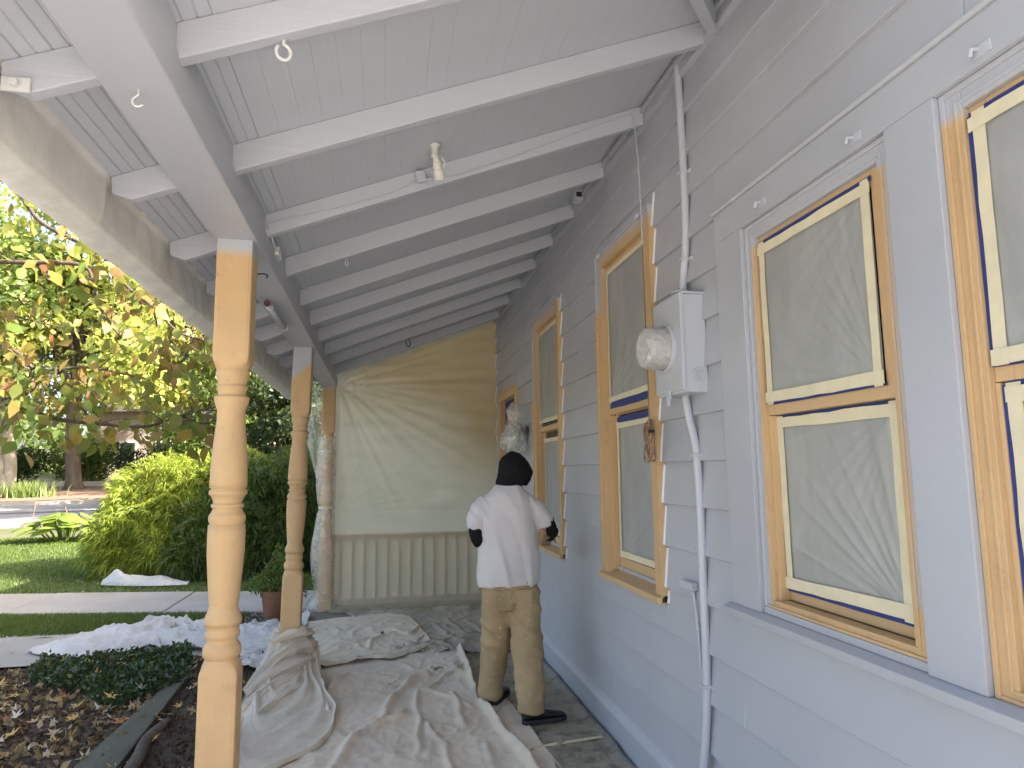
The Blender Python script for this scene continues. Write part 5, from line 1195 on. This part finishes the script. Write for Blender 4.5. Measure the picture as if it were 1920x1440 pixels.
# lawn grass
gm = leaf_mat('grass_blade', [(0, (.045, .085, .015)), (.55, (.07, .12, .022)), (.9, (.10, .15, .03)), (1, (.22, .20, .08))], .35)
n = 95000; u = RNG.uniform(0, 1, n)**.75; gx = RNG.uniform(-11, 2.0, n); gy = 9.8+8.7*u
keep = gy > swy(gx, 1)+.05
gx, gy = gx[keep], gy[keep]; vis = (gx < -.6) & (gx > -gy*.58-.8); gx, gy = gx[vis], gy[vis]
P = np.stack([gx, gy, np.array([terr(a, b)+.01 for a, b in zip(gx, gy)])], 1)
V, T = blade_mesh(P, .055, .0055, RNG, .6); tag(np_obj('grass', V, T, gm), 'mown lawn grass beyond the garden walk', 'grass', kind='stuff')
n = 26000; gx = RNG.uniform(-5.5, -1.6, n); gy = RNG.uniform(8.35, 9.9, n); k = (gy < swy(gx, 0)-.02) & (gy > 8.42+np.maximum(0, -gx-4)*.05); gx, gy = gx[k], gy[k]
P = np.stack([gx, gy, np.full(len(gx), GZ+.005)], 1); V, T = blade_mesh(P, .055, .004, RNG, .6); tag(np_obj('grass', V, T, gm), 'narrow strip of grass between the two garden walks', 'grass', kind='stuff')

# mulch chips, ground cover
n = 15000; mx_ = RNG.uniform(-3.9, -.9, n); my = RNG.uniform(3.6, 7.1, n)
P = np.stack([mx_, my, np.array([bedz(a, b)+.004 for a, b in zip(mx_, my)])], 1)
V, T = leaf_cloud(P, .040, .45, 0, RNG, fold=.3); tag(np_obj('mulch_chips', V, T, leaf_mat('mulch_chip', [(0, (.035, .022, .016)), (.6, (.075, .045, .032)), (.93, (.12, .08, .055)), (1, (.25, .18, .12))], 0, .95)), 'dark shredded bark mulch around the posts', 'mulch', kind='stuff')
n = 5200; cov = np.array([(-2.71, 6.32), (-2.96, 7.0), (-2.41, 7.12), (-1.75, 7.1), (-1.62, 6.49), (-1.68, 5.9), (-1.9, 5.6), (-2.31, 6.1)])
def inside(poly, x, y):
    c = False; j = len(poly)-1
    for i in range(len(poly)):
        if (poly[i][1] > y) != (poly[j][1] > y) and x < (poly[j][0]-poly[i][0])*(y-poly[i][1])/(poly[j][1]-poly[i][1])+poly[i][0]: c = not c
        j = i
    return c
pts = []
while len(pts) < n:
    x_, y_ = random.uniform(-3.1, -1.5), random.uniform(5.3, 7.2)
    if inside(cov, x_+.15*nz(x_*3, y_*3), y_+.15*nz(x_*3, y_*3, 4)): pts.append((x_, y_, bedz(x_, y_)+.02+.14*random.random()**1.3*(.6+.6*abs(nz(x_*3, y_*3, 9)))))
V, T = leaf_cloud(np.array(pts), .046, .6, -.2, RNG, up=(0, 0, 1)); tag(np_obj('ground_cover', V, T, leaf_mat('ivy_leaf', [(0, (.016, .033, .016)), (.6, (.03, .06, .024)), (.93, (.05, .09, .035)), (1, (.11, .16, .05))], .12, .35, .5)), 'dark green ground cover at the back of the mulch bed', 'ground cover', kind='stuff')
# gravel beside the pot
n = 1500; P = np.stack([RNG.uniform(-2.0, -.75, n), RNG.uniform(8.2, 9.2, n), np.full(n, GZ+.018)], 1)
V, T = leaf_cloud(P, .035, .8, 0, RNG, fold=.6); tag(np_obj('gravel', V, T, leaf_mat('pebble', [(0, (.10, .09, .08)), (.6, (.22, .20, .18)), (1, (.40, .38, .35))], 0, .9)), 'scattered gravel and litter around the terracotta pot', 'gravel', kind='stuff')
# timber edging plank and a rotting branch
o = B().add([(-1.735, 4.55, GZ+.005), (-1.48, 4.35, GZ+.005), (-1.575, 6.36, GZ+.02), (-1.665, 6.36, GZ+.02), (-1.735, 4.55, GZ+.055), (-1.48, 4.35, GZ+.05), (-1.575, 6.36, GZ+.065), (-1.665, 6.36, GZ+.065)], [(0, 1, 2, 3), (7, 6, 5, 4), (0, 4, 5, 1), (1, 5, 6, 2), (2, 6, 7, 3), (3, 7, 4, 0)]).obj('plank', simple('weathered_plank', (.135, .125, .095), .9, .2, 8, .7, 30, (.07, .07, .05), stretch=(1, .12, 1), bd=.01), bevel=.008)
tag(o, 'weathered grey-green edging plank lying in the mulch bed', 'plank')
o = B().tube(smooth_path([(-1.40, 4.25, GZ+.03), (-1.42, 4.65, GZ+.035), (-1.47, 4.98, GZ+.035), (-1.44, 5.30, GZ+.03)], 5), [.045-.0008*i for i in range(16)], 12).obj('log', M['bark'], smooth=True); tag(o, 'short rotting branch beside the edging plank', 'branch')
for q, (a, b_, lb) in enumerate((((-2.30, 5.15), (-1.95, 5.55), 'bare twig crossing fallen leaves in the mulch bed'), ((-2.5, 4.95), (-2.2, 4.90), 'short bare twig at the left of the mulch bed'))):
    o = B().tube([(a[0], a[1], bedz(*a)+.03), ((a[0]+b_[0])/2, (a[1]+b_[1])/2+.03, bedz(*a)+.045), (b_[0], b_[1], bedz(*b_)+.03)], [.007, .006, .004], 6).obj('twig', M['twig']); tag(o, lb, 'twig')
# plastic bag left on the lawn
V = []; Fc = []; nu_, nv_ = 70, 36
for j in range(nv_+1):
    for i in range(nu_+1):
        u, v = i/nu_, j/nv_; x = -4.25+1.32*u; wd = .34*math.sin(math.pi*(.06+.88*u))**.6; y = 11.85-.30*u+wd*(v-.5)*2*.55
        prof_ = math.sin(math.pi*v)**.7; h = .17*prof_*(math.exp(-((u-.18)/.16)**2)+.62*math.exp(-((u-.58)/.26)**2)+.10)
        h *= 1+.4*nz(x*5, y*5, 3); h += .03*abs(nz(x*9, y*9, 7))*prof_
        V.append((x+.03*nz(v*5, u*3, 2), y, GZ+.045+max(0, h)))
for j in range(nv_):
    for i in range(nu_): a = j*(nu_+1)+i; Fc.append((a, a+1, a+nu_+2, a+nu_+1))
tag(mesh_obj('plastic_bag', V, Fc, M['film_white'], None, True), 'crumpled white plastic sheeting dropped on the lawn under the shrub', 'plastic bag')

# fallen leaves: star-lobed, curled -----------------------------------
def star_leaf(kind, rnd):
    """palmate leaf with 5 pointed lobes, slightly curled"""
    V = [(0, 0, .0)]; n = 5; pts = []
    for q in range(n):
        a = math.pi/2+(q-2)*math.radians(62 if kind else 50); r = (1.0, .95, .72)[abs(q-2)]*rnd.uniform(.85, 1.1)
        if q == 0: pts.append((a-.45, .26))
        pts += [(a-.20, r*.55), (a, r), (a+.20, r*.55)]
        pts.append((a+(.45 if q == n-1 else math.radians(31 if kind else 25)), .30))
    for a, r in pts:
        V.append((r*math.cos(a), r*math.sin(a), .16*r*r*rnd.uniform(-.2, 1.6)))
    m_ = len(pts); F_ = [(0, i+1, i+2) for i in range(m_-1)]+[(0, m_, 1)]
    k = len(V); V += [(-.02, -.02, 0), (.02, -.02, 0), (.04, -.5, .06), (.01, -.52, .06)]; F_.append((k, k+1, k+2, k+3)); return V, F_
rl = random.Random(21); LEAFM = {}
for cname, col in (('yellow', (.60, .40, .11)), ('tan', (.46, .32, .17)), ('pale', (.62, .53, .43)), ('orange', (.45, .16, .04)), ('brown', (.15, .075, .04)), ('red', (.28, .04, .03)), ('green', (.12, .17, .05))):
    mt = simple('fallen_leaf_'+cname, col, .7, .15, 25, .3, 90); LEAFM[cname] = []
    for q in range(4):
        V, F_ = star_leaf(q % 2, rl); me = bpy.data.meshes.new('fallen_leaf_'+cname); me.from_pydata(V, [], F_); me.materials.append(mt); me.update(); LEAFM[cname].append(me)
def drop_leaf(x, y, z, s, cname, label, group, tilt=.35):
    o = bpy.data.objects.new('fallen_leaf', rl.choice(LEAFM[cname])); COL.objects.link(o); o.location = (x, y, z); o.scale = (s, s, s*rl.uniform(.8, 1.8))
    o.rotation_euler = (rl.gauss(0, tilt), rl.gauss(0, tilt), rl.uniform(0, 6.28)); return tag(o, label, 'leaf', group)
LBL = {'yellow': 'yellow star-shaped leaf fallen on the mulch bed', 'tan': 'tan star-shaped leaf fallen on the mulch bed', 'pale': 'pale dry star-shaped leaf fallen on the mulch bed', 'orange': 'orange star-shaped leaf fallen on the mulch bed', 'brown': 'brown star-shaped leaf fallen on the mulch bed', 'red': 'dark red star-shaped leaf fallen on the mulch bed'}
for q in range(235):
    x_, y_ = rl.uniform(-3.6, -1.62), rl.uniform(4.3, 6.9)
    if q > 208: x_, y_ = rl.uniform(-1.55, -.98), rl.uniform(4.2, 6.4)
    c = rl.choices(('yellow', 'tan', 'pale', 'orange', 'brown', 'red'), (30, 30, 22, 7, 9, 2))[0]
    cover = .10 if inside(cov, x_, y_) else .022
    if cover > .05 and rl.random() < .55: continue
    drop_leaf(x_, y_, bedz(x_, y_)+cover, rl.uniform(.042, .082), c, LBL[c], c+' leaves on the mulch')
for x_, y_, c, s_ in ((-.44, 5.44, 'brown', .055), (.09, 5.43, 'brown', .060), (.13, 4.93, 'orange', .030), (.01, 6.97, 'brown', .04)):
    drop_leaf(x_, y_, .050 if y_ < 6 else .075, s_*1.1, 'orange' if s_ < .035 else 'brown', 'brown curled leaf lying on the canvas drop cloth', 'leaves on the drop cloths', .5)
for q in range(40):
    x_ = rl.uniform(-5.2, -1.2); y_ = swy(x_, rl.random())-rl.uniform(-.1, .1) if q % 2 else rl.uniform(7.35, 8.3)
    if q % 2 == 0 and x_ > -3.4: x_ -= 2.2
    drop_leaf(x_, y_, GZ+.06 if q % 2 else GZ+.03, rl.uniform(.03, .045), rl.choice(('brown', 'tan', 'brown')), 'brown leaf on the concrete garden walk', 'leaves on the garden walk', .3)
for q in range(22):
    x_ = rl.uniform(-5, -1.3); y_ = rl.uniform(11.4, 13.5); drop_leaf(x_, y_, terr(x_, y_)+.07, rl.uniform(.03, .05), rl.choice(('pale', 'tan')), 'pale leaf on the lawn grass', 'leaves on the lawn', .3)
n = 2200; P = np.stack([RNG.uniform(-3.9, -1.6, n), RNG.uniform(4.3, 7.0, n), np.zeros(n)], 1); P[:, 2] = [bedz(a, b)+.012 for a, b in P[:, :2]]
V, T = leaf_cloud(P, .06, .6, 0, RNG, up=(0, 0, 1)); tag(np_obj('leaf_litter', V, T, leaf_mat('litter', [(0, (.14, .09, .05)), (.4, (.24, .16, .09)), (.8, (.34, .25, .13)), (1, (.45, .38, .28))], .1, .8)), 'layer of small dry leaves over the mulch bed', 'leaf litter', kind='stuff')

# ------------------------------------------------------------------ dogwood reaching in from the garden
dw = thing('dogwood_tree', (-4.6, 5.9, GZ), 'dogwood with red-tinged leaves reaching towards the porch gutter', 'tree')
K = 1.27; DY = 5.72
def dp(x, z, dy=0): return Vector((x*K*(1+dy/DY), DY+dy, 1.62+(z-1.62)*K*(1+dy/DY)))
limbs = [[(-3.7, 1.95, 0), (-2.9, 2.07, 0), (-2.23, 2.05, 0), (-1.94, 1.96, .1), (-1.71, 1.93, .1), (-1.44, 1.91, 0), (-1.23, 1.98, -.1), (-1.06, 2.03, -.2)],
         [(-3.6, 3.2, .2), (-2.9, 3.55, .2), (-2.33, 3.43, .2), (-2.09, 3.17, .2), (-1.83, 3.03, .1), (-1.70, 2.94, 0), (-1.57, 2.77, 0), (-1.43, 2.66, 0), (-1.28, 2.51, 0), (-1.12, 2.45, .1)],
         [(-3.6, 2.9, -.2), (-2.9, 2.95, -.2), (-2.3, 2.91, -.2), (-1.86, 2.91, -.2), (-1.77, 2.78, -.2), (-1.72, 2.63, -.1), (-1.60, 2.46, -.1)],
         [(-3.6, 2.3, -.3), (-2.9, 2.42, -.3), (-2.26, 2.39, -.3), (-2.11, 2.29, -.3), (-2.02, 2.25, -.2), (-1.76, 2.27, -.2), (-1.51, 2.22, -.1)],
         [(-2.23, 2.07, -.1), (-2.07, 2.12, -.1), (-2.02, 2.25, -.2)], [(-1.71, 1.93, .1), (-1.85, 2.08, .1), (-2.0, 2.18, .1)], [(-1.28, 2.51, 0), (-1.22, 2.36, 0), (-1.30, 2.26, 0)], [(-1.43, 2.66, 0), (-1.38, 2.45, .1), (-1.42, 2.3, .1)],
         [(-1.23, 1.98, -.1), (-1.12, 1.93, -.1), (-1.02, 1.95, -.1)], [(-2.9, 3.55, .2), (-2.4, 3.7, .3), (-2.0, 3.45, .4)], [(-3.2, 2.7, .3), (-2.5, 2.65, .4), (-2.1, 2.55, .4), (-1.85, 2.5, .4)]]
b = B(); spots = []; rd = random.Random(8)
b.tube(smooth_path([(-4.6, 5.9, GZ-.05), (-4.65, 5.85, .8), (-4.75, 5.8, 1.6), (-4.6, 5.75, 2.6), (-4.5, 5.7, 3.6), (-4.4, 5.7, 4.6)], 4), [.11-.004*i for i in range(21)], 10)
for L_ in limbs:
    pth = smooth_path([dp(*q) for q in L_], 6); m_ = len(pth); th = .021 if len(L_) > 5 else .008
    b.tube(pth, [th*(1-.75*i/m_)+.002 for i in range(m_)], 7)
    for i in range(int(m_*.12), m_):
        k = 2
        for _ in range(k):
            tw = Vector((rd.gauss(.02, .13), rd.gauss(0, .17), rd.gauss(-.02, .12))); e = pth[i]+tw
            if rd.random() < .45: b.tube([pth[i], pth[i]+tw*.6+Vector((0, 0, .02)), e], [.004, .003, .002], 4)
            for _2 in range(2): spots.append(e+Vector((rd.gauss(0, .05), rd.gauss(0, .06), rd.gauss(0, .04))))
b.tube(smooth_path([(-4.55, 5.74, 2.9), (-4.72, 5.75, 2.3), (-4.7, 5.72, 2.05), tuple(dp(-3.7, 1.95, 0))], 4), .03, 7)
for q_ in ((-3.6, 3.2, .2), (-3.6, 2.9, -.2), (-3.6, 2.3, -.3), (-3.2, 2.7, .3)): b.tube([(-4.55, 5.73, 3.0), tuple(dp(*q_))], [.03, .02], 7)
b.obj('branches', M['twig'], dw, smooth=True)
def dog_leaf(col):
    V = []; st = [(0, .0), (.15, .22), (.35, .32), (.58, .29), (.80, .15), (1, 0)]
    for t, w_ in st:
        for q in (-1, 0, 1): V.append((w_*q, t, .10*abs(q)*w_-.16*t*t))
    F_ = [(i*3+k, i*3+k+1, (i+1)*3+k+1, (i+1)*3+k) for i in range(len(st)-1) for k in range(2)]
    me = bpy.data.meshes.new('leaf'); me.from_pydata(V, [], F_); me.shade_smooth(); me.materials.append(col); return me
DM = []
for nm, ca, cb_ in (('olive', (.17, .18, .045), (.12, .15, .035)), ('green', (.13, .20, .04), (.09, .15, .03)), ('bronze', (.22, .135, .05), (.16, .10, .04)), ('red', (.21, .085, .04), (.16, .065, .03)), ('gold', (.34, .25, .05), (.26, .20, .04))):
    m, t = new_mat('dogwood_leaf_'+nm); c = mixc(t, ramp_(t, noise_(t, 14, 3), [(.3, 0.0), (.7, 1.0)]), ca, cb_)
    p = principled(t, c, .5, None, .35); tl = N(t, 'ShaderNodeBsdfTranslucent'); t.links.new(mixc(t, .3, c, (.4, .4, .05)), tl.inputs[0]); ms = N(t, 'ShaderNodeMixShader'); ms.inputs[0].default_value = .42
    t.links.new(p.outputs[0], ms.inputs[1]); t.links.new(tl.outputs[0], ms.inputs[2]); out(t, ms.outputs[0]); DM.append(dog_leaf(m))
spots = [s for s in spots if s.x < -1.26]
rd.shuffle(spots)
def inview(p):
    v = p-Vector((0, 0, 1.62)); w_ = v.dot(CF); return w_ > 0 and abs(v.dot(CR)/w_) < .76
vis = [s for s in spots if inview(s)]; cnt = 0
cols = (36, 26, 22, 5, 11)
rest = []
def leaf_at(s, me):
    o = bpy.data.objects.new('leaf', me); COL.objects.link(o); o.parent = dw; o.matrix_parent_inverse = Matrix.Translation(-dw.location)
    o.location = s; L_ = rd.uniform(.085, .145); o.scale = (L_, L_, L_)
    d = Vector((rd.gauss(.1, .5), rd.gauss(-.1, .5), -rd.uniform(.35, 1.2))).normalized()
    q = d.to_track_quat('Y', 'Z'); o.rotation_mode = 'QUATERNION'; o.rotation_quaternion = q @ Matrix.Rotation(rd.uniform(0, 6.28), 3, 'Y').to_quaternion()
    return o
for s in vis:
    if cnt < 300: leaf_at(s, rd.choices(DM, cols)[0]); cnt += 1
    else: rest.append(s)
rest += [s for s in spots if not inview(s)][:600]
V, T = leaf_cloud(np.array([tuple(s) for s in rest]), .11, .62, .9, RNG); np_obj('crown', V, T, leaf_mat('dogwood_rest', [(0, (.12, .15, .035)), (.4, (.17, .18, .045)), (.7, (.24, .14, .05)), (1, (.30, .22, .05))], .42), dw)['kind'] = 'stuff'
